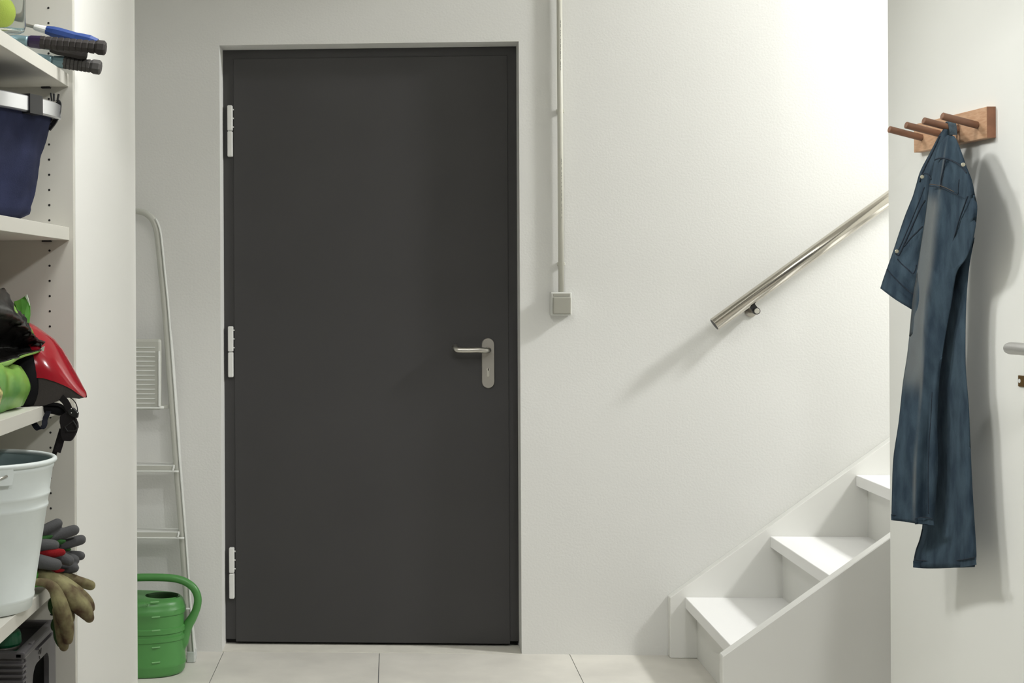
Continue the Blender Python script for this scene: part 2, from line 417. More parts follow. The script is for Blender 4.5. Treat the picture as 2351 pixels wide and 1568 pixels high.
bm = bmesh.new(); lbox(bm, 0.6275, 0.671, 0.0002, 0.003, 1.0135, 1.0365, 0.0014, 2); ep = fin('lock_plate', bm, M_brown, D2); ep['label'] = 'small brown lock plate with a screw'
bm = bmesh.new(); cyl(bm, LW(0.6350, 0.003, 1.0252), LW(0.6350, 0.004, 1.0252), 0.0042, 16); fin('screw', bm, M_hinge, ep)

M_wood = mat('pale_beech', (204, 166, 132), 0.55, rgb2=(188, 146, 112), vscale=40, stretch=(1, 1, 6), bump=0.05, bscale=100)
M_wood2 = mat('reddish_oiled_peg', (138, 100, 76), 0.5, rgb2=(118, 84, 64), vscale=50, stretch=(0.3, 1, 1), bump=0.06, bscale=120)
M_wood3 = mat('end_grain_brown', (138, 94, 68), 0.55, var=0.1, vscale=60)
CR = root('coat_rack', tuple(LW(0.36, 0.0, 1.53)), 'wooden coat rack with four round pegs on the white door', 'coat rack')
bm = bmesh.new(); lbox(bm, 0.184, 0.534, 0.0003, 0.018, 1.530, 1.5955, 0.0008, 1); bd = fin('board', bm, M_wood, CR)
bm = bmesh.new(); lbox(bm, 0.5338, 0.5365, 0.0004, 0.0181, 1.5302, 1.5953); fin('end_face', bm, M_wood3, CR)
PEG = [0.2268, 0.3156, 0.4044, 0.4932]
for s in PEG:
    bm = bmesh.new(); cyl(bm, LW(s, 0.0175, 1.5605), LW(s, 0.0955, 1.5805), 0.0078, 20, 0.0012)
    sharp(fin('peg', bm, M_wood2, CR, smooth=True))

# ------------------------------------------------------------------ jeans
M_denim = mat('blue_denim', (64, 80, 91), 0.95, var=0.0, rgb2=(45, 59, 71), vscale=42, bump=0.35, bscale=520, spec=0.15, stretch=(1, 1, 0.35), detail=8)
attr_mix(M_denim, 'fade_highlight', (128, 130, 126))
M_denim_dark = mat('dark_seam_denim', (46, 54, 63), 0.9, spec=0.15, bump=0.3, bscale=400, var=0.2, vscale=150)
M_loop = mat('loop_denim', (84, 100, 110), 0.9, bump=0.3, bscale=500, var=0.2, vscale=120, spec=0.15)
M_thread = mat('seam_thread', (92, 82, 72), 0.9, spec=0.1)
M_rivet = mat('metal_button', (196, 192, 170), 0.35, metal=0.7)
JT = LW(0.4044, 0.040, 1.572)
J = root('jeans', tuple(JT), 'faded blue denim jeans hanging by a belt loop from the wooden coat rack', 'jeans')
CAMD = Vector((0.24, -0.97, 0)).normalized() * 1.0
VIEW = Vector((-0.36, -0.93, 0)).normalized()
def drape(name, cols, fwd, back, n=64, sub=5, noise=0.004, fade_highlight=None, seed=1, parent=None, m=None, ns=9.0):
    """cloth sheet pair: cols = outlines from top to bottom, fwd = how far each stands towards the room"""
    from mathutils import noise as NZ
    parent = parent or J
    cs = [smooth_path(c, 6) for c in cols]; cs = [resample(c, n) for c in cs]
    K = len(cols); bm = bmesh.new(); rings = []; fa = []
    for i in range(n):
        pts = [cs[k][i] + VIEW * (fwd[k] if not callable(fwd[k]) else fwd[k](i / (n - 1))) for k in range(K)]
        fr = smooth_path(pts, sub); ring = []; fr_f = []
        for j, p in enumerate(fr):
            u = j / (len(fr) - 1)
            nz = NZ.fractal(Vector((p.x * ns, p.y * ns, p.z * ns * 0.4 + seed * 7.3)), 0.8, 2.0, 3)
            e = math.sin(PI * u) ** 0.5 if 0 < u < 1 else 0
            ring.append(p + VIEW * noise * nz * (0.25 + e)); fr_f.append(fade_highlight(u * (K - 1), i / (n - 1)) if fade_highlight else 0.0)
        bk = [fr[0].lerp(fr[-1], 1 - j / 7) - VIEW * back * math.sin(PI * j / 7) for j in range(1, 7)]
        rings.append(ring + bk); fa.append(fr_f + [0.0] * len(bk))
    lay = bm.verts.layers.float.new('fade_highlight')
    vr = loft(bm, rings)
    for r, f in zip(vr, fa):
        for v, q in zip(r, f): v[lay] = q
    return fin(name, bm, m or M_denim, parent, smooth=True)
# seat / far half, hanging behind on the left
A_L = [(1.2069,-1.6552,1.5625),(1.2021,-1.6396,1.5488),(1.1927,-1.6098,1.5132),(1.1812,-1.5851,1.4766),(1.1739,-1.5780,1.4450),(1.1680,-1.5723,1.4190),(1.1541,-1.5589,1.3728),(1.1392,-1.5447,1.3143),(1.1332,-1.5391,1.2908),(1.1257,-1.5320,1.2633),(1.1181,-1.5249,1.2356),(1.1128,-1.5200,1.2138)]
A_M = [(1.2094,-1.6637,1.5578),(1.2067,-1.6552,1.5348),(1.2006,-1.6353,1.4984),(1.1951,-1.6183,1.4662),(1.1914,-1.6070,1.4284),(1.1856,-1.5900,1.3711),(1.1740,-1.5787,1.3131),(1.1638,-1.5688,1.2743),(1.1549,-1.5603,1.2352),(1.1461,-1.5518,1.2078),(1.1401,-1.5462,1.1881)]
A_R = [(1.2127,-1.6750,1.5565),(1.2125,-1.6750,1.5281),(1.2090,-1.6637,1.4912),(1.2038,-1.6467,1.4449),(1.2000,-1.6353,1.3881),(1.1963,-1.6240,1.3310),(1.1915,-1.6098,1.2735),(1.1868,-1.5957,1.2252),(1.1805,-1.5858,1.1863),(1.1733,-1.5787,1.1609)]
drape('seat_panel', [A_L, A_M, A_R], [0.0, 0.03, 0.02], 0.012, n=64, noise=0.012, seed=2, ns=13)
B_L = [(1.1886,-1.7158,1.5395),(1.1853,-1.7045,1.5331),(1.1802,-1.6875,1.5131),(1.1780,-1.6804,1.4939),(1.1753,-1.6719,1.4624),(1.1725,-1.6634,1.4345),(1.1683,-1.6507,1.3685),(1.1613,-1.6401,1.3019),(1.1548,-1.6337,1.2445),(1.1482,-1.6273,1.1868),(1.1400,-1.6195,1.0768),(1.1318,-1.6118,1.0049),(1.1242,-1.6047,0.9153),(1.1152,-1.5962,0.8348),(1.1124,-1.5938,0.7489),(1.1113,-1.5930,0.6963)]
B_M = [(1.1910,-1.7243,1.5395),(1.1909,-1.7243,1.5311),(1.1888,-1.7172,1.5103),(1.1875,-1.7130,1.4910),(1.1857,-1.7073,1.4596),(1.1835,-1.7003,1.4291),(1.1791,-1.6861,1.3762),(1.1758,-1.6762,1.3056),(1.1725,-1.6663,1.2413),(1.1692,-1.6563,1.1918),(1.1661,-1.6478,1.0971),(1.1627,-1.6429,1.0069),(1.1575,-1.6379,0.9183),(1.1522,-1.6330,0.8391),(1.1500,-1.6312,0.7543),(1.1494,-1.6309,0.6994)]
B_V = [(1.1926,-1.7400,1.5389),(1.1924,-1.7550,1.5281),(1.1923,-1.7550,1.5022),(1.1922,-1.7600,1.4741),(1.1920,-1.7625,1.4370),(1.1918,-1.7600,1.4002),(1.1916,-1.7400,1.3456),(1.1886,-1.7201,1.2810),(1.1843,-1.7059,1.2344),(1.1816,-1.6974,1.1874),(1.1774,-1.6847,1.0984),(1.1740,-1.6747,1.0089),(1.1706,-1.6648,0.9208),(1.1676,-1.6563,0.8418),(1.1654,-1.6507,0.7571),(1.1651,-1.6507,0.6959)]
B_R = [(1.1925,-1.7550,1.5374),(1.1923,-1.7725,1.5264),(1.1929,-1.7948,1.5014),(1.1941,-1.8222,1.4654),(1.1949,-1.8476,1.4356),(1.1953,-1.8623,1.4033),(1.1955,-1.8729,1.3759),(1.1947,-1.8560,1.3186),(1.1934,-1.8264,1.2789),(1.1910,-1.7725,1.2469),(1.1909,-1.7400,1.1784),(1.1865,-1.7158,1.1070),(1.1808,-1.6974,1.0179),(1.1782,-1.6903,0.9231),(1.1787,-1.6932,0.8385),(1.1762,-1.6861,0.7621),(1.1738,-1.6790,0.6995)]
def fade_highlightB(u, t):
    f = 0.0
    lo = 1 / (1 + math.exp(-(t - 0.165) / 0.008)); hi = 1 / (1 + math.exp((t - 0.645) / 0.012))
    if u < 0.98: f = 0.62 * lo * hi * (0.75 + 0.25 * u)
    elif u < 1.35: f = 0.45 * lo * (1 / (1 + math.exp((t - 0.45) / 0.06))) * (1 - (u - 0.98) / 0.37)
    f = max(f, 0.5 * math.exp(-((u - 1.0) / 0.07) ** 2) * (0.6 + 0.4 * math.sin(23 * t)) * min(1, t / 0.1))  # pale highlight painted along the crease, on top of the fading
    return max(0, min(1, f))
def fM(t): return 0.026 + 0.004 * math.sin(9 * t)
def fV(t): return 0.006 + 0.016 * math.sin(PI * t) * (0.5 + 0.5 * math.sin(7 * t))
drape('front_leg', [B_L, B_M, B_V, B_R], [0.0, fM, fV, 0.0], 0.006, n=110, noise=0.008, fade_highlight=fade_highlightB, seed=3, ns=12, sub=7)
C_L = [(1.2116,-1.6875,1.3098),(1.2078,-1.6637,1.2345),(1.2015,-1.6438,1.1581),(1.1960,-1.6268,1.0808),(1.1901,-1.6098,0.9767),(1.1861,-1.5985,0.8856),(1.1829,-1.5900,0.7875),(1.1810,-1.5886,0.6900),(1.1766,-1.5843,0.6523),(1.1679,-1.5759,0.6176),(1.1649,-1.5730,0.5877)]
C_M = [(1.2128,-1.7461,1.3082),(1.2112,-1.7250,1.2341),(1.2109,-1.7050,1.1591),(1.2105,-1.6900,1.0834),(1.2100,-1.6800,0.9818),(1.2096,-1.6750,0.8933),(1.2087,-1.6736,0.7983),(1.2078,-1.6722,0.7033),(1.2052,-1.6637,0.6639),(1.2016,-1.6523,0.6286),(1.1998,-1.6467,0.6008)]
C_R = [(1.2158,-1.8052,1.3201),(1.2144,-1.7799,1.2614),(1.2133,-1.7651,1.1879),(1.2127,-1.7609,1.1048),(1.2125,-1.7630,1.0403),(1.2128,-1.7778,0.9586),(1.2128,-1.7883,0.8497),(1.2129,-1.7968,0.7777),(1.2130,-1.8073,0.7083),(1.2130,-1.8137,0.6567),(1.2125,-1.8052,0.6315)]
drape('back_leg', [C_L, C_M, C_R], [0.0, 0.014, 0.0], 0.006, n=80, noise=0.010, seed=5, ns=12, sub=8)
def seam(path, r=0.0014, m=None, wob=0.0, name='seam'):
    bm = bmesh.new(); P = smooth_path(path, 6)
    P = [p + VIEW * wob * (random.random() - 0.5) + Vector((0, 0, 0)) for p in P]
    tube(bm, P, r, 6); return fin(name, bm, m or M_denim_dark, J, smooth=True)
# belt loop over the peg
lp = [(1.1916,-1.7100,1.5344),(1.1962,-1.7000,1.5541),(1.2035,-1.6850,1.5707),(1.2155,-1.6700,1.5751),(1.2275,-1.6550,1.5747),(1.2348,-1.6400,1.5599)]
bm = bmesh.new(); ribbon(bm, smooth_path([LW(0.415, 0.034, 1.548), LW(0.414, 0.034, 1.562), LW(0.411, 0.035, 1.5745), LW(0.4044, 0.0355, 1.5775), LW(0.397, 0.035, 1.5745), LW(0.394, 0.034, 1.562), LW(0.394, 0.034, 1.540)], 4), 0.017, 0.002, NLv); fin('belt_loop', bm, M_loop, J, smooth=False)
# waistband edge, fly, pocket lines, hems
seam([(1.1677,-1.7118,1.4904),(1.1727,-1.7288,1.4926),(1.1783,-1.7487,1.4899),(1.1813,-1.7750,1.4831),(1.1809,-1.8100,1.4729),(1.1821,-1.8353,1.4609),(1.1826,-1.8501,1.4517)], 0.0016)
seam([(1.1596,-1.7004,1.4350),(1.1646,-1.7174,1.4328),(1.1707,-1.7387,1.4286),(1.1766,-1.7599,1.4216),(1.1783,-1.7920,1.4131),(1.1781,-1.8145,1.4099),(1.1781,-1.8170,1.4243),(1.1784,-1.8212,1.4403)], 0.0010)
seam([(1.1600,-1.7018,1.4386),(1.1650,-1.7188,1.4365),(1.1711,-1.7401,1.4322),(1.1770,-1.7613,1.4252),(1.1783,-1.7920,1.4168)], 0.0008, M_thread)
seam([(1.1757,-1.7508,1.4861),(1.1740,-1.7452,1.4680),(1.1719,-1.7381,1.4463),(1.1710,-1.7352,1.4297)], 0.0015, wob=0.003)
seam([(1.1876,-1.8434,1.4045),(1.1865,-1.8223,1.3804),(1.1854,-1.8012,1.3560),(1.1852,-1.7820,1.3303),(1.1852,-1.7645,1.3078),(1.1852,-1.7470,1.2852),(1.1819,-1.7357,1.2668)], 0.0015, wob=0.004)
seam([(1.1631,-1.6479,1.4623),(1.1670,-1.6557,1.4655),(1.1705,-1.6670,1.4609),(1.1730,-1.6755,1.4507)], 0.0016)
seam([(1.1837,-1.6988,1.5431),(1.1794,-1.6847,1.5228),(1.1750,-1.6705,1.5042),(1.1688,-1.6507,1.4793),(1.1642,-1.6422,1.4628),(1.1613,-1.6393,1.4477)], 0.0018, wob=0.003)
seam([(1.1712,-1.6378,1.4362),(1.1618,-1.6265,1.4004),(1.1489,-1.6138,1.3587),(1.1374,-1.6025,1.3224),(1.1286,-1.5940,1.2974)], 0.0014, wob=0.003)
seam([(1.1702,-1.6457,1.4070),(1.1628,-1.6343,1.3885),(1.1514,-1.6230,1.3544),(1.1399,-1.6117,1.3202),(1.1298,-1.6018,1.2914),(1.1269,-1.5990,1.2876),(1.1226,-1.5947,1.2916)], 0.0019)
seam([(1.1668,-1.6386,1.3499),(1.1570,-1.6287,1.3369),(1.1470,-1.6188,1.3238),(1.1370,-1.6089,1.3067)], 0.0018)
seam([(1.1248,-1.5996,1.2799),(1.1319,-1.6066,1.2681),(1.1418,-1.6165,1.2563),(1.1502,-1.6250,1.2465),(1.1545,-1.6293,1.2561),(1.1559,-1.6307,1.2657)], 0.0014, wob=0.003)
seam([(1.1096,-1.5756,1.2569),(1.1197,-1.5855,1.2411),(1.1326,-1.5982,1.2235),(1.1454,-1.6110,1.2080),(1.1538,-1.6194,1.2002)], 0.0014, wob=0.003)
seam([(1.1636,-1.7013,0.9899),(1.1621,-1.6971,0.9331),(1.1601,-1.6914,0.8760),(1.1590,-1.6886,0.8190),(1.1587,-1.6886,0.7624),(1.1589,-1.6900,0.7248)], 0.0009, wob=0.002)
def hem(path, w):
    bm = bmesh.new(); ribbon(bm, smooth_path(path, 6), w, 0.0022, (0, 0, 1)); return fin('hem', bm, M_denim, J, smooth=False)
hem([(1.1104,-1.5960,0.7036),(1.1187,-1.6042,0.7039),(1.1273,-1.6126,0.7042),(1.1372,-1.6225,0.7048),(1.1470,-1.6324,0.7055)], 0.013)
hem([(1.1416,-1.6539,0.7030),(1.1485,-1.6609,0.7051),(1.1563,-1.6708,0.7067),(1.1615,-1.6878,0.7075),(1.1657,-1.7020,0.7088)], 0.013)
hem([(1.1608,-1.5877,0.5973),(1.1771,-1.6040,0.5985),(1.1905,-1.6465,0.6064),(1.2032,-1.6890,0.6154),(1.2047,-1.7643,0.6321),(1.2075,-1.8234,0.6476)], 0.015)
seam([(1.1102,-1.6011,0.7092),(1.1202,-1.6110,0.7098),(1.1330,-1.6237,0.7118),(1.1457,-1.6364,0.7128)], 0.0012)
seam([(1.1399,-1.6616,0.7099),(1.1475,-1.6693,0.7140),(1.1565,-1.6863,0.7167),(1.1624,-1.7062,0.7169)], 0.0012)
seam([(1.1589,-1.5964,0.6086),(1.1744,-1.6120,0.6096),(1.1877,-1.6545,0.6155),(1.2003,-1.6970,0.6244),(1.2015,-1.7681,0.6402),(1.2043,-1.8272,0.6564)], 0.0014, wob=0.002)
seam([(1.1740,-1.6086,0.6786),(1.1697,-1.6043,0.6537),(1.1639,-1.5987,0.6314),(1.1610,-1.5959,0.6134)], 0.0014, wob=0.003)
for p in [(1.1607,-1.6562,1.4579)] + [(1.1219,-1.6072,1.2962)] + [(1.1794,-1.8413,1.4694)]:
    bm = bmesh.new(); v = Vector(p); cyl(bm, v, v + VIEW * 0.003, 0.0042, 14, 0.001); fin('button', bm, M_rivet, J)

# ------------------------------------------------------------------ step ladder
foot_f = [(-0.6738,-0.1400,0.0246),(-0.6423,-0.1400,0.0249)]
LD = root('step_ladder', (-0.93, -0.12, 0), 'white folded step ladder leaning on the wall left of the dark door', 'ladder')
# stile centre line of the right front rail, from the foot up to the hoop; mirrored for the left one
Rr = [(-0.6609,-0.1300,-0.0005),(-0.6744,-0.1200,0.1655),(-0.6905,-0.1100,0.3924),(-0.7130,-0.0950,0.6628),(-0.7376,-0.0750,0.9780),(-0.7528,-0.0650,1.1656),(-0.7650,-0.0580,1.2814),(-0.7742,-0.0520,1.3686),(-0.7816,-0.0500,1.4180),(-0.7935,-0.0480,1.4472),(-0.8082,-0.0470,1.4634),(-0.8259,-0.0460,1.4737),(-0.8465,-0.0450,1.4783)]
CX = -0.95
Rr = [Vector(p) for p in Rr]
Rr[0].z = 0.001
hoop = smooth_path(Rr, 5)
full = hoop + [Vector((2 * CX - p.x, p.y, p.z)) for p in reversed(hoop)]
def rail_profile(path, w, dpt, th=None):
    """flat oval rail: w across (in the plane of the ladder), dpt along Y"""
    bm = bmesh.new(); T = tangents(path); rings = []
    for p, t in zip(path, T):
        yv = Vector((0, 1, 0)); yv = (yv - t * yv.dot(t)).normalized(); xv = t.cross(yv).normalized(); r = []
        for k in range(16):
            a = 2 * PI * k / 16; cx = math.copysign(abs(math.cos(a)) ** 0.5, math.cos(a)); sy = math.copysign(abs(math.sin(a)) ** 0.5, math.sin(a))
            r.append(p + xv * cx * w / 2 + yv * sy * dpt / 2)
        rings.append(r)
    loft(bm, rings); return bm
o = fin('front_frame', rail_profile(full, 0.021, 0.040), M_alu_grey, LD, smooth=True); sharp(o, 40)
# bright flange on the outside of each rail
for sgn in (1, -1):
    fl_p = [p + Vector((0.0125, -0.013, 0)) for p in hoop[:-14]]
    if sgn < 0: fl_p = [Vector((2 * CX - p.x, p.y, p.z)) for p in fl_p]
    o = fin('rail_edge', rail_profile(fl_p, 0.006, 0.016), M_alu, LD, smooth=True)
    fz = Vector(fl_p[0]) + Vector((-0.0125 * sgn, 0.013, 0))
    box('foot', (fz.x - 0.0135, fz.y - 0.024, 0.0005), (fz.x + 0.0135, fz.y + 0.024, 0.035), M_foot, LD, 0.003, 2)
    # rear frame folded behind
    rb = [Vector(p) for p in [(-0.6574,-0.0700,-0.0126),(-0.6747,-0.0650,0.1536),(-0.6903,-0.0600,0.3839),(-0.7108,-0.0500,0.6577),(-0.7292,-0.0450,0.9329),(-0.7393,-0.0420,1.0490),(-0.7438,-0.0400,1.0853)]]
    rb[0].z = 0.002
    if sgn < 0: rb = [Vector((2 * CX - p.x, p.y, p.z)) for p in rb]
    o = fin('rear_rail', rail_profile(smooth_path(rb, 4), 0.014, 0.022), M_alu, LD, smooth=True); sharp(o, 40)
for q in ([(-0.7138,-0.1300,0.6383),(-0.7210,-0.0800,0.6524),(-0.7124,-0.1400,0.6210)], [(-0.6976,-0.1400,0.4216),(-0.7047,-0.0900,0.4335),(-0.6963,-0.1500,0.4020)], [(-0.6816,-0.1500,0.1932),(-0.6885,-0.1000,0.2027),(-0.6803,-0.1600,0.1741)]):
    xr = q[0][0]; zt = q[0][2] + 0.002; yf = q[0][1]; xl = 2 * CX - xr
    bm = bmesh.new(); add_box(bm, (xl, yf, zt - 0.006), (xr - 0.004, yf + 0.078, zt), 0.002, 1)
    st = fin('step', bm, M_alu, LD)
    bm = bmesh.new(); add_box(bm, (xl, yf - 0.002, zt - 0.0175), (xr - 0.009, yf + 0.003, zt - 0.001)); fin('step_front', bm, M_alu_grey, st)
    bm = bmesh.new()
    tube(bm, smooth_path([(xl, yf - 0.004, zt - 0.019), (xr - 0.02, yf - 0.004, zt - 0.019), (xr - 0.008, yf - 0.004, zt - 0.018), (xr - 0.003, yf - 0.002, zt - 0.008), (xr - 0.003, yf + 0.002, zt + 0.001)], 4), 0.0032, 10)
    fin('step_lip', bm, M_alu, st, smooth=True)
# platform folded down flat against the front frame
pq = [(-0.7610,-0.1000,1.0540),(-0.7621,-0.1000,0.8199),(-0.7741,-0.1000,1.0368)]
xr, zt, zb = pq[0][0], pq[0][2], pq[1][2]; xl = 2 * CX - xr; y0 = -0.105
bm = bmesh.new(); add_box(bm, (xl, y0, zb), (xr, y0 + 0.022, zt), 0.009, 3); pf = fin('platform', bm, M_alu_grey, LD)
bm = bmesh.new()
tube(bm, smooth_path([(xl + 0.006, y0 - 0.002, zb + 0.007), (xr - 0.018, y0 - 0.002, zb + 0.007), (xr - 0.008, y0 - 0.002, zb + 0.012), (xr - 0.006, y0 - 0.002, zb + 0.03), (xr - 0.006, y0 - 0.002, zt - 0.04)], 4), 0.004, 10)
fin('rim', bm, M_alu, pf, smooth=True)
nr = 13
for k in range(nr):
    z = zb + 0.022 + k * (zt - zb - 0.05) / (nr - 1)
    bm = bmesh.new(); add_box(bm, (xl + 0.02, y0 - 0.0028, z - 0.0022), (xr - 0.019, y0 + 0.001, z + 0.0022), 0.0015, 1); fin('rib', bm, M_alu, pf)
bm = bmesh.new(); add_box(bm, (xr - 0.006, y0 + 0.004, zb + 0.004), (xr + 0.022, y0 + 0.012, zb + 0.016)); fin('link', bm, M_alu_grey, pf)

# ------------------------------------------------------------------ watering can
wc = [(-0.6697,-0.2600,0.0569),(-0.8032,-0.3400,-0.0067),(-0.7373,-0.2600,0.2467)]
WX, WY, WA, WB = -0.825, -0.262, 0.162, 0.106
CAN = root('watering_can', (WX, WY, 0), 'green plastic watering can on the floor in front of the ladder', 'watering can')
def oval(cx, cy, a, b, z, n=48, p=2.3):
    r = []
    for k in range(n):
        t = 2 * PI * k / n; c, s = math.cos(t), math.sin(t)
        r.append((cx + a * math.copysign(abs(c) ** (2 / p), c), cy + b * math.copysign(abs(s) ** (2 / p), s), z))
    return r
bm = bmesh.new(); rings = []
for z, k in ((0.0005, 0.90), (0.004, 0.955), (0.012, 0.985), (0.030, 1.0), (0.034, 1.012), (0.040, 1.0), (0.085, 0.985), (0.110, 0.982), (0.1120, 1.010), (0.124, 1.012), (0.1265, 0.985), (0.134, 0.985), (0.1370, 1.014), (0.151, 1.014), (0.1540, 0.985), (0.190, 0.985), (0.1935, 1.010), (0.209, 1.010), (0.2115, 0.995), (0.222, 0.985), (0.231, 0.96), (0.2370, 0.92), (0.2395, 0.86)):
    rings.append(oval(WX, WY, WA * k, WB * k, z))
hx, hy = wc[2][0] + 0.002, WY
for t, z in ((0.35, 0.2415), (0.7, 0.2425), (1.0, 0.2425)):
    rings.append([Vector(p).lerp(Vector(q), t) * 1.0 if False else Vector((p[0] * (1 - t) + q[0] * t, p[1] * (1 - t) + q[1] * t, z + 0.012 * (1 - t) * max(0, (WX - p[0]) / WA))) for p, q in zip(oval(WX, WY, WA * .86, WB * .86, z), oval(hx, hy, 0.055, 0.05, z, p=2.0))])
loft(bm, rings, True, False); b = sharp(fin('body', bm, M_green, CAN, smooth=True), 40)
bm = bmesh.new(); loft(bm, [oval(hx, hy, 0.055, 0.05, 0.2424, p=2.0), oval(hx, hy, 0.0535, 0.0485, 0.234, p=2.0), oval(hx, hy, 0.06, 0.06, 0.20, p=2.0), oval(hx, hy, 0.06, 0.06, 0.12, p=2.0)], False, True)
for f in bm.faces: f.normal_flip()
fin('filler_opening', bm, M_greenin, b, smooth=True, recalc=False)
hp = [(-0.9077,-0.2620,0.2808),(-0.8726,-0.2620,0.2936),(-0.8151,-0.2620,0.2981),(-0.7675,-0.2620,0.2990),(-0.7185,-0.2620,0.2979),(-0.6836,-0.2620,0.2933),(-0.6558,-0.2620,0.2823),(-0.6335,-0.2620,0.2630),(-0.6225,-0.2620,0.2353),(-0.6254,-0.2620,0.2048),(-0.6381,-0.2620,0.1742),(-0.6550,-0.2620,0.1463),(-0.6663,-0.2620,0.1199),(-0.6763,-0.2620,0.0851),(-0.6806,-0.2620,0.0573)]
hp = [Vector((-1.0, WY, 0.22)), Vector((-0.995, WY, 0.262))] + [Vector(p) for p in hp]
bm = bmesh.new(); P = smooth_path(hp, 5); n = len(P); rr = []
for i in range(n):
    t = i / (n - 1); rr.append(0.0125 if t < 0.72 else (0.0125 + (t - 0.72) / 0.2 * 0.009 if t < 0.92 else 0.0215 - (t - 0.92) / 0.08 * 0.012))
tube(bm, P, rr, 16); fin('handle', bm, M_green, CAN, smooth=True)
bm = bmesh.new(); tube(bm, smooth_path([(-0.975, WY, 0.06), (-1.04, WY, 0.13), (-1.12, WY, 0.26), (-1.17, WY, 0.34)], 5), [0.03 - 0.0009 * i for i in range(16)], 16); fin('spout', bm, M_green, CAN, smooth=True)
def can_front(x, off=0.0):
    u = max(-0.999, min(0.999, (x - WX) / WA)); return WY - WB * (1 - abs(u) ** 2.3) ** (1 / 2.3) - off
for q in [(-0.7451,-0.3600,0.2406),(-0.7419,-0.3600,0.1937),(-0.7415,-0.3600,0.1515),(-0.7417,-0.3600,0.0985),(-0.7419,-0.3600,0.0515)]:
    x = q[0]; y = can_front(x); bm = bmesh.new(); yl = can_front(x - 0.012); yr = can_front(x + 0.012)
    tube(bm, [(x - 0.0125, yl - 0.0005, q[2] - 0.0005), (x, y - 0.0005, q[2]), (x + 0.0125, yr - 0.0005, q[2] + 0.0005)], 0.0026, 8); fin('level_mark', bm, M_mark, b)
q = [(-0.7781,-0.3600,0.2288)][0]
fc = bpy.data.curves.new('ten', 'FONT'); fc.body = '10'; fc.size = 0.014; fc.extrude = 0.0012
fo = bpy.data.objects.new('ten', fc); COL.objects.link(fo); bpy.context.view_layer.update()
me = bpy.data.meshes.new_from_object(fo.evaluated_get(bpy.context.evaluated_depsgraph_get())); bpy.data.objects.remove(fo)
bm = bmesh.new(); bm.from_mesh(me)
bmesh.ops.transform(bm, matrix=Matrix.Translation((q[0], can_front(q[0] + 0.006) - 0.001, q[2])) @ Matrix.Rotation(math.radians(10), 4, 'Z') @ Matrix.Rotation(PI / 2, 4, 'X'), verts=bm.verts)
fin('level_number', bm, M_mark, b)

# ------------------------------------------------------------------ shelving unit
XS = -0.681; YP = -1.867
SH = root('shelving_unit', (-0.95, -2.3, 0), 'tall white open shelving unit on the left with rows of pin holes', 'shelving')
box('side_panel', (-1.27, YP, 0.0005), (XP - 0.0005, -1.8495, 2.35), M_shelf, SH, 0.0006, 1)
box('side_panel', (-1.27, -2.93, 0.0005), (XP - 0.0005, -2.912, 2.35), M_shelf, SH, 0.0006, 1)
box('back_panel', (-1.276, -2.93, 0.05), (-1.2705, -1.8495, 2.35), M_shelf, SH)
SZ = [2.03, 1.676, 1.3515, 0.9935, 0.6345, 0.285]
for i, z in enumerate(SZ):
    box('shelf', (-1.2695, -2.9115, z - 0.027), (XS, YP - 0.0005, z), M_shelf, SH, 0.0006, 1)
    bm = bmesh.new(); add_box(bm, (-0.738, YP - 0.012, z - 0.0305), (-0.718, YP - 0.0004, z - 0.0272), 0.001, 1); fin('shelf_pin', bm, M_black, SH)
bm = bmesh.new(); hole0 = 1.8165
for k in range(-6, 54):
    z = hole0 - 0.0321 * k
    if z < 0.1: break
    cyl(bm, (-0.7235, YP - 0.0004, z), (-0.7235, YP + 0.001, z), 0.0024, 10)
o = fin('pin_holes', bm, M_black, SH); o['kind'] = 'stuff'

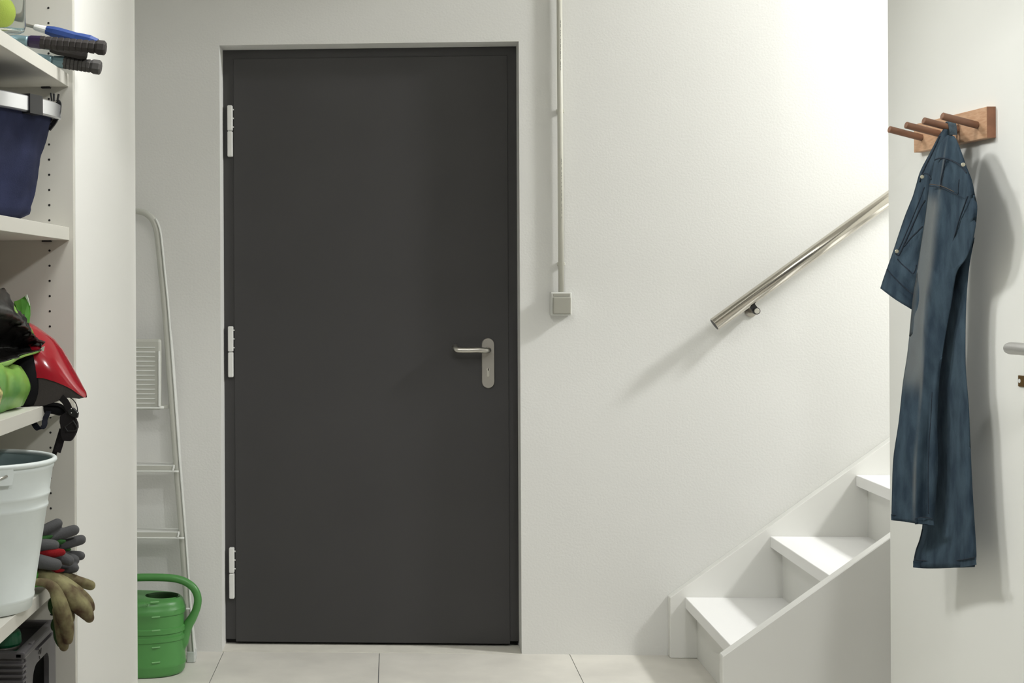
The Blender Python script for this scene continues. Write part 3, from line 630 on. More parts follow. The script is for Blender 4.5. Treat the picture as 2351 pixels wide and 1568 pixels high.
# ------------------------------------------------------------------ things on the shelves
from mathutils import noise as NZ
M_ltblue = mat('pale_blue_racket_frame', (122, 150, 158), 0.25, metal=0.3)
M_grip = mat('black_grip_tape', (46, 42, 40), 0.75, bump=0.2, bscale=300)
M_gripg = mat('grey_grip_tape', (74, 72, 70), 0.6, bump=0.15, bscale=300)
M_bluegrip = mat('blue_grip_wrap', (42, 70, 134), 0.5)
M_purple = mat('purple_collar', (44, 30, 62), 0.4)
M_string = mat('racket_string', (200, 200, 190), 0.5)
def racket(tip, join, rg, mg, mf, label, group, cat='racket', rings=9, collar=None, grip_cap=True, badminton=False, name='tennis_racket', hl=0.165, hw=0.125, fr=0.0085):
    tip = Vector(tip); join = Vector(join); ax = (join - tip).normalized(); L = (join - tip).length
    r = root(name, tuple(tip.lerp(join, .5)), label, cat, group)
    side = ax.cross(Vector((0, 0, 1))).normalized(); nn = side.cross(ax).normalized()
    def oct_(p, rad, k=1.0): return [p + (side * math.cos(2 * PI * (j + .5) / 8) * k + nn * math.sin(2 * PI * (j + .5) / 8)) * rad for j in range(8)]
    bm = bmesh.new(); R = []
    if not badminton:
        R += [oct_(tip, rg * 0.85), oct_(tip + ax * 0.003, rg * 1.12), oct_(tip + ax * 0.016, rg * 1.12), oct_(tip + ax * 0.020, rg * 0.97)]
        st = (L - 0.022) / rings
        for k in range(rings):
            b = tip + ax * (0.022 + st * k); R += [oct_(b, rg * .84), oct_(b + ax * st * .06, rg * .86), oct_(b + ax * st * .2, rg * 1.02), oct_(b + ax * st * .9, rg * .97), oct_(b + ax * st, rg * .84)]
    else:
        for k, s in enumerate((0.8, 1.1, 1.05, 0.95, 1.0, 1.05, 1.0, 0.75)): R.append(oct_(tip + ax * L * k / 7, rg * s))
    loft(bm, R); gp = fin('grip', bm, mg, r)
    e = join
    if collar:
        bm = bmesh.new(); tube(bm, [e - ax * 0.002, e + ax * 0.02, e + ax * 0.026], [rg * collar[1], rg * collar[2], rg * collar[2] * .8], 12); fin('collar', bm, collar[0], r); e = e + ax * 0.024
    if badminton:
        bm = bmesh.new(); tube(bm, [e - ax * .002, e + ax * 0.17], 0.0036, 10); fin('shaft', bm, M_steel, r)
        c = e + ax * (0.17 + hl * .82); 
    else:
        c = e + ax * (0.10 + hl)
        for sg in (1, -1):
            bm = bmesh.new(); tube(bm, smooth_path([e + side * sg * 0.006, e + ax * .03 + side * sg * .010, e + ax * .07 + side * sg * .030, e + ax * .115 + side * sg * .058], 5), fr * 1.15, 12); fin('throat', bm, mf, r, smooth=True)
    ring = [c + ax * hl * math.cos(2 * PI * k / 40) + side * hw * math.sin(2 * PI * k / 40) for k in range(41)]
    bm = bmesh.new(); tube(bm, ring, fr if not badminton else 0.0045, 10, caps=False); fin('frame', bm, mf, r, smooth=True)
    bm = bmesh.new()
    for k in range(-7, 8):
        q = k / 8; h = math.sqrt(1 - q * q)
        tube(bm, [c + ax * q * hl - side * h * hw, c + ax * q * hl + side * h * hw], 0.0007, 4)
        tube(bm, [c + side * q * hw - ax * h * hl, c + side * q * hw + ax * h * hl], 0.0007, 4)
    o = fin('strings', bm, M_string, r); o['kind'] = 'stuff'
    return r
RK = 'rackets on the top shelf'
q = [(-0.5815,-1.9700,1.7133),(-0.7174,-1.9700,1.7271)]; racket(q[0], q[1], 0.0138, M_grip, M_ltblue, 'tennis racket with a black wrapped grip and purple collar, lying over the grey-gripped one', RK, collar=(M_purple, 1.0, 0.9), rings=9)
q = [(-0.6052,-1.9000,1.6837),(-0.6843,-1.9000,1.6961)]; racket(q[0], q[1], 0.0142, M_gripg, M_ltblue, 'tennis racket with a grey ridged grip and pale blue frame, lowest of the rackets', RK, rings=7, collar=(M_ltblue, .95, .8))
q = [(-0.6334,-1.9100,1.7076),(-0.7096,-1.9100,1.7231)]; racket(q[0], q[1], 0.0098, M_grip, M_steel, 'racket with a short plain black grip, half hidden between the two other black grips', RK, badminton=True, name='squash_racket', hl=0.12, hw=0.1)
q = [(-0.6094,-1.9150,1.7328),(-0.7174,-1.9150,1.7615)]; racket(q[0], q[1], 0.0118, M_bluegrip, M_steel, 'badminton racket with a blue handle and white collar, topmost of the rackets', RK, badminton=True, collar=(M_white, 0.72, 0.6), name='badminton_racket', hl=0.12, hw=0.1)

# tube with a tennis ball
M_clear = bpy.data.materials.new('clear_plastic'); M_clear.use_nodes = True
_b = M_clear.node_tree.nodes['Principled BSDF']; _b.inputs['Transmission Weight'].default_value = 1.0; _b.inputs['Roughness'].default_value = 0.06; _b.inputs['IOR'].default_value = 1.15; _b.inputs['Base Color'].default_value = (0.93, 0.95, 0.93, 1)
M_ball = mat('tennis_felt', (196, 216, 104), 0.95, bump=0.5, bscale=400, spec=0.1)
TB = Vector((-0.756, -2.12, 1.722))
T = root('ball_tube', tuple(TB), 'clear plastic tennis ball tube standing on the rackets', 'tube')
bm = bmesh.new(); prof = [(0.0, 0.002), (0.030, 0.002), (0.036, 0.0), (0.042, 0.003), (0.045, 0.012), (0.045, 0.20), (0.044, 0.20), (0.044, 0.013), (0.041, 0.0045), (0.030, 0.0035), (0.0, 0.0035)]
loft(bm, [[TB + Vector((max(r, .0004) * math.cos(2 * PI * k / 40), max(r, .0004) * math.sin(2 * PI * k / 40), z)) for k in range(40)] for r, z in prof]); fin('shell', bm, M_clear, T, smooth=True)
BL_ = Vector((-0.763, -2.122, TB.z + 0.005 + 0.033))
bm = bmesh.new(); uvs(bm, BL_, 0.033, 32, 20); bl = fin('tennis_ball', bm, M_ball, None, smooth=True, org=BL_); tag(bl, 'yellow-green tennis ball inside the clear tube', 'ball')

# navy carry basket
M_navy = mat('navy_cloth', (44, 49, 76), 0.9, bump=0.3, bscale=500, var=0.25, vscale=9, spec=0.2)
M_alu2 = mat('brushed_aluminium_band', (214, 215, 218), 0.3, metal=0.9)
BC = Vector((-0.833, -2.168, 0)); bu = Vector((0.307, 0.952, 0)); bv = Vector((0.952, -0.307, 0))
BK = root('carry_basket', (BC.x, BC.y, 1.3515), 'navy blue cloth carry basket with an aluminium rim and black clips', 'basket')
def sup(a, b, z, n=64, p=3.2, jit=0.0, sd=0):
    out = []
    for k in range(n):
        t = 2 * PI * k / n; c, s = math.cos(t), math.sin(t)
        q = 1 + jit * NZ.fractal(Vector((c * 2.2, s * 2.2, z * 7 + sd)), 0.9, 2.0, 4)
        out.append(BC + bu * a * q * math.copysign(abs(c) ** (2 / p), c) + bv * b * q * math.copysign(abs(s) ** (2 / p), s) + Vector((0, 0, z)))
    return out
bm = bmesh.new(); rg = []
for i in range(25):
    t = i / 24; z = 1.3525 + 0.208 * t
    k = 1 - 0.35 * max(0, (0.10 - t) / 0.10) ** 2
    rg.append(sup((0.138 + 0.054 * t) * k, (0.106 + 0.040 * t) * k, z, jit=0.10 * (1 - t) + 0.03 * (1 - abs(2 * t - 1)) + 0.004))
loft(bm, rg, True, False)
for i in range(4): pass
cb = fin('cloth_body', bm, M_navy, BK, smooth=True)
cb.modifiers.new('thick', 'SOLIDIFY').thickness = 0.002
pa, pb = 0.203, 0.153
bm = bmesh.new(); secs = [(-.5, -.42), (-.2, -.5), (.2, -.5), (.5, -.42), (.5, .42), (.2, .5), (-.2, .5), (-.5, .42)]
loft(bm, [sup(pa + sx * 0.014, pb + sx * 0.014, 1.5715 + sz * 0.031) for sx, sz in secs] + [sup(pa - .5 * 0.014, pb - .5 * .014, 1.5715 - .42 * .031)], False, False)
bmesh.ops.remove_doubles(bm, verts=bm.verts, dist=1e-5); sharp(fin('rim', bm, M_alu2, BK, smooth=True), 40)
def rimpt(t, off, z): 
    c, s = math.cos(t), math.sin(t); p = 3.2
    return BC + bu * (pa + off) * math.copysign(abs(c) ** (2 / p), c) + bv * (pb + off) * math.copysign(abs(s) ** (2 / p), s) + Vector((0, 0, z))
ck = [(-0.6893,-2.2100,1.5800),(-0.6687,-2.1600,1.5776)]
def along(p): d = Vector(p) - BC; return d.dot(bu), d.dot(bv)
a0, a1 = along(ck[0])[0] - 0.012, along(ck[1])[0] - 0.014
bm = bmesh.new(); th0 = 0.0
ts = [t for t in [PI * k / 400 for k in range(0, 400)] if a0 <= (rimpt(t, 0, 0) - BC).dot(bu) <= a1]
if len(ts) > 3:
    sel = ts[::max(1, len(ts) // 8)]
    loft(bm, [[rimpt(t, 0.010, 1.5535), rimpt(t, 0.010, 1.5900), rimpt(t, -0.010, 1.5900), rimpt(t, -0.010, 1.5535)] for t in sel])
    fin('rim_clip', bm, M_black, BK)
hq = [(-0.6724,-2.0700,1.6102),(-0.6707,-2.0700,1.5938),(-0.6663,-2.0700,1.6084),(-0.6663,-2.0700,1.5937),(-0.6594,-2.0700,1.5937),(-0.6567,-2.0700,1.6074),(-0.6559,-2.0700,1.5867),(-0.6564,-2.0800,1.5666),(-0.6634,-2.0800,1.5512),(-0.6748,-2.0800,1.5367),(-0.6781,-2.0800,1.5600),(-0.6713,-2.0800,1.5410)]
bm = bmesh.new()
tube(bm, [hq[0], hq[1]], 0.0018, 8); tube(bm, [hq[2], hq[3], hq[4], hq[5]], 0.0022, 8)
ribbon(bm, smooth_path([hq[4], hq[6], hq[7], hq[8], hq[9]], 4), 0.009, 0.004, (1, -0.2, 0))
for k in range(4):
    a = Vector(hq[6]).lerp(Vector(hq[9]), 0.3 + 0.22 * k); cyl(bm, a + Vector((-0.008, -0.004, 0)), a + Vector((0.004, -0.004, 0.006)), 0.0022, 8)
fin('handle_hinge', bm, M_black, BK)

# torn bag of potting soil
M_bag = mat('green_printed_film', (136, 180, 80), 0.35, rgb2=(84, 148, 54), vscale=16, spec=0.6, detail=3)
M_bagblk = mat('black_film_inside', (20, 18, 17), 0.3, spec=0.8, bump=0.6, bscale=60)
M_pic = mat('cream_speckled_print', (232, 222, 150), 0.4, rgb2=(70, 72, 30), vscale=70, detail=6)
M_film_w = mat('white_film_edge', (214, 224, 206), 0.4)
BG = root('soil_bag', (-0.80, -2.28, 0.9935), 'torn open green potting soil bag showing its black inside', 'bag')
g0 = [(-0.8064,-2.4000,1.0889),(-0.7941,-2.4400,1.0667),(-0.7912,-2.4500,1.0297),(-0.7945,-2.4400,0.9941)]
g1 = [(-0.7504,-2.3500,1.0893),(-0.7364,-2.4000,1.0642),(-0.7366,-2.4000,1.0296),(-0.7424,-2.3800,0.9949)]
g2 = [(-0.7161,-2.3000,1.0882),(-0.7025,-2.3400,1.0682),(-0.7026,-2.3400,1.0330),(-0.7166,-2.3000,0.9951)]
g3 = [(-0.7174,-2.2200,1.0850),(-0.6949,-2.2700,1.0641),(-0.6934,-2.2700,1.0319),(-0.7111,-2.2400,0.9957)]
g4 = [(-0.7059,-2.2000,1.0781),(-0.6885,-2.2100,1.0556),(-0.6870,-2.2100,1.0293),(-0.7038,-2.2000,0.9989)]
g5 = [(-0.7168,-2.1500,1.0722),(-0.6967,-2.1600,1.0476),(-0.6942,-2.1600,1.0283),(-0.7121,-2.1500,0.9974)]
drape('bag_body', [g0, g1, g2, g3, g4, g5], [0, 0.01, .01, .012, .004, 0], 0.012, n=40, sub=6, noise=0.015, seed=11, parent=BG, m=M_bag, ns=15)
p0 = [(-0.7107,-2.3450,1.0623),(-0.7108,-2.3450,1.0412),(-0.7176,-2.3200,1.0118)]; p1 = [(-0.6977,-2.3400,1.0635),(-0.6920,-2.3500,1.0415),(-0.7016,-2.3200,1.0118)]; p2 = [(-0.6928,-2.3100,1.0569),(-0.6791,-2.3200,1.0378),(-0.6916,-2.2900,1.0142)]
drape('printed_picture', [p0, p1, p2], [0.052, 0.052, 0.044], -0.016, n=16, sub=5, noise=0.008, seed=11, parent=BG, m=M_pic, ns=16)
# black open mouth: rows from the ragged upper edge inward
r0 = [(-0.8003,-2.3400,1.2413),(-0.7639,-2.3000,1.2333),(-0.7397,-2.2700,1.2293),(-0.7281,-2.2400,1.2219),(-0.7225,-2.2300,1.2153),(-0.7185,-2.2200,1.2005),(-0.7144,-2.2200,1.1939),(-0.7121,-2.2000,1.1879),(-0.7071,-2.2000,1.1796),(-0.7004,-2.1900,1.1736),(-0.6963,-2.1900,1.1604),(-0.6946,-2.1700,1.1482),(-0.6920,-2.1600,1.1379),(-0.6877,-2.1500,1.1317),(-0.6840,-2.1300,1.1251),(-0.6819,-2.1100,1.1159),(-0.6817,-2.1000,1.1096)]
r1 = [(-0.7764,-2.4200,1.2027),(-0.7414,-2.3800,1.1944),(-0.7130,-2.3400,1.1906),(-0.6996,-2.3000,1.1837),(-0.6936,-2.2600,1.1717),(-0.6906,-2.2200,1.1553),(-0.6896,-2.1700,1.1366),(-0.6857,-2.1300,1.1234),(-0.6826,-2.1000,1.1087)]
r2 = [(-0.7887,-2.3800,1.1636),(-0.7557,-2.3300,1.1607),(-0.7292,-2.2800,1.1578),(-0.7178,-2.2300,1.1516),(-0.7115,-2.1900,1.1406),(-0.7047,-2.1500,1.1276),(-0.6993,-2.1200,1.1180),(-0.6900,-2.1050,1.1115),(-0.6849,-2.0900,1.1066)]
r3 = [(-0.8190,-2.2800,1.1131),(-0.7843,-2.2300,1.1109),(-0.7563,-2.1800,1.1088),(-0.7388,-2.1500,1.1075),(-0.7268,-2.1300,1.1066),(-0.7147,-2.1100,1.1058),(-0.7042,-2.1000,1.1053),(-0.6936,-2.0900,1.1058),(-0.6863,-2.0880,1.1057)]
r4 = [(-0.7830,-2.4000,1.0827),(-0.7504,-2.3500,1.0861),(-0.7215,-2.3100,1.0871),(-0.7078,-2.2700,1.0915),(-0.7016,-2.2300,1.0960),(-0.6966,-2.2000,1.0988),(-0.6939,-2.1600,1.1003),(-0.6884,-2.1300,1.1023),(-0.6852,-2.1000,1.1044)]
def sheet(name, rows, m, n=40, sub=6, noise=0.0, ns=30, seed=0, rag=0.0, parent=BG):
    rr = [resample(smooth_path(r, 6), n) for r in rows]; bm = bmesh.new(); G = []
    for i in range(n):
        col = smooth_path([r[i] for r in rr], sub); out = []
        for j, p in enumerate(col):
            q = NZ.fractal(Vector((p.x * ns, p.y * ns, p.z * ns + seed)), 0.8, 2.0, 3)
            d = VIEW * noise * q
            if rag and j == 0: d = d + Vector((0, 0, rag * math.sin(i * 2.9) + rag * NZ.noise(Vector((i * 0.9, 3, 1)))))
            out.append(p + d)
        G.append([bm.verts.new(p) for p in out])
    for i in range(n - 1):
        for j in range(len(G[0]) - 1): bm.faces.new((G[i][j], G[i + 1][j], G[i + 1][j + 1], G[i][j + 1]))
    o = fin(name, bm, m, parent, smooth=True); s = o.modifiers.new('thick', 'SOLIDIFY'); s.thickness = 0.0012; s.offset = 0
    return o
sheet('black_lining', [r0, r1, r2, r3, r4], M_bagblk, 72, 8, 0.016, 38, 2, 0.004)
back = [[(p[0] - 0.002, p[1] + 0.012, p[2] - 0.003) for p in r0], [(p[0] + 0.000, p[1] + 0.045, p[2] - 0.012) for p in r1], [(p[0], p[1] + 0.03, p[2]) for p in r2]]
sheet('outer_film', back, M_bag, 44, 5, 0.006, 30, 4, 0.003)
lipb = [[(p[0], p[1] - 0.004, p[2] - 0.0015) for p in r4], [(-0.7831,-2.4000,1.0735),(-0.7505,-2.3500,1.0767),(-0.7216,-2.3100,1.0784),(-0.7078,-2.2700,1.0818),(-0.7016,-2.2300,1.0895),(-0.6967,-2.2000,1.0930),(-0.6939,-2.1600,1.0953),(-0.6884,-2.1300,1.0973),(-0.6852,-2.1000,1.1027)]]
sheet('lower_lip', lipb, M_bag, 30, 3, 0.003, 30, 5)
bm = bmesh.new(); prism(bm, [(-0.7350,-2.1200,1.1809),(-0.7358,-2.1200,1.1979),(-0.7289,-2.1200,1.1996),(-0.7220,-2.1200,1.2030),(-0.7117,-2.1200,1.2097),(-0.7074,-2.1200,1.2012),(-0.7041,-2.1200,1.1910),(-0.7037,-2.1200,1.1723),(-0.7059,-2.1200,1.1554),(-0.7103,-2.1200,1.1469),(-0.7146,-2.1300,1.1616),(-0.7214,-2.1300,1.1726)], (0.0003, 0.002, 0)); fin('torn_flap', bm, M_bag, BG)
bm = bmesh.new(); prism(bm, [(-0.7124,-2.1240,1.2072),(-0.7090,-2.1240,1.2114),(-0.7048,-2.1240,1.1961),(-0.7035,-2.1240,1.1894)], (0.0003, 0.0015, 0)); fin('film_edge', bm, M_film_w, BG)
bm = bmesh.new(); prism(bm, [(-0.6880,-2.1100,1.1023),(-0.6837,-2.1100,1.1083),(-0.6785,-2.1100,1.1099),(-0.6803,-2.1100,1.1006),(-0.6837,-2.1100,1.0972)], (0.0003, 0.0015, 0)); fin('film_edge', bm, M_film_w, BG)
bm = bmesh.new(); prism(bm, [(-0.7248,-2.1200,0.9908),(-0.7211,-2.1000,0.9994),(-0.7166,-2.0900,1.0150),(-0.7161,-2.0850,1.0120),(-0.7201,-2.0900,0.9978),(-0.7299,-2.1200,0.9866),(-0.7333,-2.1800,0.9890),(-0.7316,-2.1800,0.9924)], (0.0003, 0.002, 0)); fin('film_edge', bm, M_film_w, BG)

# red cycle helmet
M_red = mat('red_gloss_shell', (158, 18, 34), 0.16, spec=0.7)
M_foam = mat('dark_grey_foam', (62, 57, 54), 0.85, bump=0.3, bscale=200)
M_blackcl = mat('black_cloth', (18, 18, 20), 0.9, spec=0.2)
M_strap = mat('black_webbing', (34, 31, 32), 0.8, bump=0.3, bscale=500, spec=0.25)
M_blue_strap = mat('dark_navy_webbing', (28, 30, 38), 0.85, spec=0.2)
HE = root('cycle_helmet', (-0.72, -2.07, 0.9935), 'red glossy cycle helmet with dangling black straps', 'helmet')
def dome(stn, close=True, pw=0.85):
    bm = bmesh.new(); R = []
    for (t, b, w) in stn:
        t = Vector(t); b = Vector(b); c = b; h = (t - b); ring = []
        for k in range(21):
            f = PI * k / 20; ring.append(c + Vector((0, -w * math.cos(f), 0)) + h * (math.sin(f) ** pw if 0 < k < 20 else 0))
        ring += [c + Vector((0, w * 0.6, 0.003)), c + Vector((0, 0, 0.006)), c + Vector((0, -w * .6, 0.003))]
        R.append(ring)
    loft(bm, R); return bm
tp = [(-0.8617,-2.0500,1.1037),(-0.8350,-2.0500,1.1454),(-0.7996,-2.0500,1.1662),(-0.7556,-2.0500,1.1677),(-0.7292,-2.0500,1.1581),(-0.7117,-2.0500,1.1485),(-0.6942,-2.0500,1.1362),(-0.6767,-2.0500,1.1232),(-0.6593,-2.0500,1.1014),(-0.6419,-2.0500,1.0701),(-0.6288,-2.0500,1.0458),(-0.6175,-2.0500,1.0267),(-0.6106,-2.0500,1.0172),(-0.6084,-2.0500,1.0094)]
bt = [(-0.8621,-2.0500,1.0340),(-0.8356,-2.0500,1.0339),(-0.8003,-2.0500,1.0339),(-0.7562,-2.0500,1.0338),(-0.7298,-2.0500,1.0355),(-0.7122,-2.0500,1.0390),(-0.6946,-2.0500,1.0494),(-0.6771,-2.0500,1.0485),(-0.6595,-2.0500,1.0424),(-0.6420,-2.0500,1.0337),(-0.6289,-2.0500,1.0250),(-0.6176,-2.0500,1.0137),(-0.6106,-2.0500,1.0068),(-0.6085,-2.0500,1.0055)]
wd = [.03, .06, .078, .085, .085, .083, .08, .075, .068, .056, .044, .030, .016, .005]
o = fin('shell', dome(list(zip(tp, bt, wd))), M_red, HE, smooth=True); sharp(o, 60)
ft = [(-0.8355,-2.0500,1.0374),(-0.7826,-2.0500,1.0391),(-0.7298,-2.0500,1.0408),(-0.6946,-2.0500,1.0529),(-0.6770,-2.0500,1.0511),(-0.6595,-2.0500,1.0441),(-0.6420,-2.0500,1.0354),(-0.6289,-2.0500,1.0267),(-0.6176,-2.0500,1.0154),(-0.6115,-2.0500,1.0085)]
fb = [(-0.8357,-2.0500,0.9982),(-0.7828,-2.0500,0.9956),(-0.7300,-2.0500,0.9930),(-0.6949,-2.0500,0.9938),(-0.6773,-2.0500,0.9947),(-0.6615,-2.0500,0.9999),(-0.6465,-2.0500,1.0085),(-0.6317,-2.0500,1.0077),(-0.6177,-2.0500,1.0046),(-0.6115,-2.0500,1.0059)]
bm = bmesh.new(); R = []
for t, b, w in zip(ft, fb, [.055, .078, .083, .079, .073, .066, .054, .042, .028, .014]):
    t = Vector(t); b = Vector(b); R.append([t + Vector((0, -w * .985, 0)), t + Vector((0, w * .985, 0)), b + Vector((0, w * .9, 0)), b + Vector((0, -w * .9, 0))])
loft(bm, R); fin('foam_liner', bm, M_foam, HE)
bm = bmesh.new(); c = [(-0.7244,-2.1000,1.0439)][0]; vs = uvs(bm, c, 1, 28, 18, (0.043, 0.050, 0.077))
for v in vs:
    if v.co.z < 0.9955: v.co.z = 0.9955
fin('black_cover', bm, M_blackcl, HE, smooth=True)
em = [(-0.6999,-2.1250,1.0877),(-0.7001,-2.1280,1.0794),(-0.6975,-2.1280,1.0727),(-0.6954,-2.1260,1.0793),(-0.6976,-2.1240,1.0860),(-0.7008,-2.1250,1.0877)]
def strapx(name, pts, w, th, m, wdir=(1, 0, 0), n=4):
    bm = bmesh.new(); ribbon(bm, smooth_path(pts, n), w, th, wdir); return fin(name, bm, m, HE)
bm = bmesh.new(); tube(bm, smooth_path([(-0.7411,-2.1100,0.9832),(-0.7239,-2.1100,0.9874),(-0.7023,-2.1100,0.9891),(-0.6831,-2.1000,0.9892),(-0.6639,-2.0900,0.9858),(-0.6514,-2.0800,0.9798),(-0.6445,-2.0800,0.9738)], 4), [0.008] * 6 + [0.0105] * 13 + [0.010, .009, .008, .007, .005, .004], 12); fin('padded_strap', bm, M_blackcl, HE, smooth=True)
strapx('strap', [(-0.7061,-2.1400,0.9857),(-0.6976,-2.1400,0.9840),(-0.6960,-2.1400,0.9722),(-0.6909,-2.1400,0.9596),(-0.6841,-2.1400,0.9520),(-0.6794,-2.1350,0.9515),(-0.6745,-2.1300,0.9578),(-0.6760,-2.1200,0.9662),(-0.6728,-2.1150,0.9768),(-0.6705,-2.1100,0.9832)], 0.0115, 0.0016, M_blue_strap, (1, -0.1, 0.25))
strapx('strap', [(-0.6946,-2.1100,0.9917),(-0.6722,-2.1100,0.9968),(-0.6529,-2.1000,0.9951),(-0.6440,-2.0900,0.9866),(-0.6416,-2.0850,0.9777)], 0.006, 0.0016, M_blackcl, (0, 0.1, 1))
strapx('strap', [(-0.6485,-2.1000,1.0096),(-0.6400,-2.1000,1.0011),(-0.6340,-2.1000,0.9900),(-0.6289,-2.1000,0.9772),(-0.6263,-2.1000,0.9670)], 0.0135, 0.002, M_strap, (1, 0, 0.5))
bm = bmesh.new(); tube(bm, smooth_path([(-0.6313,-2.1000,1.0096),(-0.6244,-2.1000,1.0045),(-0.6184,-2.1000,0.9960),(-0.6159,-2.1000,0.9857),(-0.6168,-2.1000,0.9772)], 4), 0.001, 8); fin('cord', bm, M_strap, HE, smooth=True)
bq = [(-0.6355,-2.1050,0.9844),(-0.6234,-2.1050,0.9896),(-0.6132,-2.1050,0.9793),(-0.6149,-2.1050,0.9691),(-0.6235,-2.1050,0.9708),(-0.6321,-2.1050,0.9759)]
bm = bmesh.new(); prism(bm, bq, (0, 0.009, 0)); bmesh.ops.bevel(bm, geom=list(bm.edges), offset=0.0012, segments=1, affect='EDGES'); ad = fin('strap_adjuster', bm, M_black, HE)
for p in [(-0.6264,-2.1070,0.9880),(-0.6265,-2.1070,0.9795),(-0.6144,-2.1070,0.9804)]:
    bm = bmesh.new(); uvs(bm, p, 0.0011, 8, 6); fin('stud', bm, M_hinge, ad)
bm = bmesh.new(); prism(bm, [(-0.6513,-2.1000,0.9729),(-0.6401,-2.1000,0.9798),(-0.6272,-2.1000,0.9729),(-0.6194,-2.1000,0.9670),(-0.6186,-2.1000,0.9584),(-0.6156,-2.1000,0.9508),(-0.6213,-2.1000,0.9405),(-0.6239,-2.1000,0.9312),(-0.6300,-2.1000,0.9235),(-0.6455,-2.1000,0.9243),(-0.6506,-2.1000,0.9346),(-0.6480,-2.1000,0.9474),(-0.6522,-2.1000,0.9601)], (0.001, 0.010, 0)); bmesh.ops.bevel(bm, geom=list(bm.edges), offset=0.0014, segments=1, affect='EDGES'); bu_ = fin('buckle', bm, M_strap, HE)
bm = bmesh.new(); P = [(-0.6240,-2.1030,0.9638),(-0.6180,-2.1030,0.9545),(-0.6163,-2.1030,0.9494),(-0.6206,-2.1030,0.9442),(-0.6353,-2.1030,0.9434),(-0.6404,-2.1030,0.9519)]; tube(bm, P + [P[0]], 0.0011, 6); fin('buckle_frame', bm, M_black, bu_)
strapx('strap', [(-0.6485,-2.0900,0.9336),(-0.6512,-2.0900,0.9233),(-0.6547,-2.0900,0.9113),(-0.6582,-2.0900,0.9010)], 0.0125, 0.002, M_strap, (1, 0, 0.3))
strapx('strap', [(-0.6505,-2.0850,0.9459),(-0.6557,-2.0850,0.9288),(-0.6619,-2.0850,0.9090),(-0.6701,-2.0800,0.8853),(-0.6772,-2.0800,0.8595),(-0.6875,-2.0700,0.8367)], 0.0095, 0.002, M_strap, (1, 0, 0.3))

# pale metal bucket
M_bucket = mat('pale_mint_enamel', (232, 240, 237), 0.42, var=0.015, vscale=20)
M_bin = mat('bluish_zinc_shaded', (170, 190, 191), 0.45, var=0.05, vscale=12)  # pale blue zinc, darkened for the shade inside the bucket
BX, BY, BZ = -0.772, -2.285, 0.6348
BU = root('bucket', (BX, BY, BZ), 'tall pale mint metal bucket with rolled rim, standing at the front of its shelf', 'bucket')
def circ(r, z, n=64): return [(BX + r * math.cos(2 * PI * k / n), BY + r * math.sin(2 * PI * k / n), z) for k in range(n)]
Hh = 0.279
def rad(t): return 0.106 + (0.149 - 0.106) * t
bm = bmesh.new(); R = []
prof = [(0.0, 0), (0.02, 0)]
R.append(circ(rad(0) * .96, BZ + .0005)); R.append(circ(rad(0), BZ + 0.002))
for t0, amp in ((0.085, 0.0018), (0.68, 0.0022), (0.76, 0.0022), (0.94, 0.0015)):
    for dt, k in ((-0.02, 0), (-0.01, .8), (0, 1), (0.01, .8), (0.02, 0)): R.append(circ(rad(t0 + dt) + amp * k, BZ + Hh * (t0 + dt)))
R.append(circ(rad(0.975), BZ + Hh * .975))
loft(bm, R, True, False); fin('body', bm, M_bucket, BU, smooth=True)
bm = bmesh.new(); z = BZ + Hh * .978; rr = rad(.978) + 0.001
loft(bm, [circ(rr + 0.0048 * math.cos(a), z + 0.0048 * math.sin(a)) for a in [2 * PI * k / 12 for k in range(13)]], False, False); bmesh.ops.remove_doubles(bm, verts=bm.verts, dist=1e-5); fin('rolled_rim', bm, M_bucket, BU, smooth=True)
bm = bmesh.new(); loft(bm, [circ(rad(.975) - 0.0012, BZ + Hh * .975), circ(rad(.93) - .0025, BZ + Hh * .93), circ(rad(.92) - .0012, BZ + Hh * .92), circ(rad(.5) - .0012, BZ + Hh * .5), circ(rad(.02) - .0012, BZ + 0.006)], False, True)
for f in bm.faces: f.normal_flip()
fin('inside', bm, M_bin, BU, smooth=True, recalc=False)
e0 = [(-0.6934,-2.3800,0.9153)][0]
an = math.atan2(e0[1] - BY, e0[0] - BX) - 0.02; er = rad(.93) + 0.003
ex, ey = BX + er * math.cos(an), BY + er * math.sin(an); er2 = Vector((math.cos(an), math.sin(an), 0)); et = Vector((-math.sin(an), math.cos(an), 0))
bm = bmesh.new(); pts = [Vector((ex, ey, BZ + Hh * .975)) + et * a + Vector((0, 0, b)) for a, b in ((-.016, -.03), (.010, -.03), (.014, -.012), (.012, .001), (.006, .004), (-.016, .004))]
prism(bm, pts, er2 * 0.003); fin('handle_ear', bm, M_bucket, BU)
bm = bmesh.new(); N = 24
arc = [Vector((BX, BY, BZ + Hh * .93)) + er2 * (rad(.95) + .008) * math.cos(PI * k / N) + (et * -1.0) * (rad(.95) + .012) * math.sin(PI * k / N) * 0.999 + Vector((0, 0, -0.05 * math.sin(PI * k / N))) for k in range(N + 1)]
tube(bm, arc, 0.0022, 8); fin('bail_handle', bm, M_steel, BU, smooth=True)

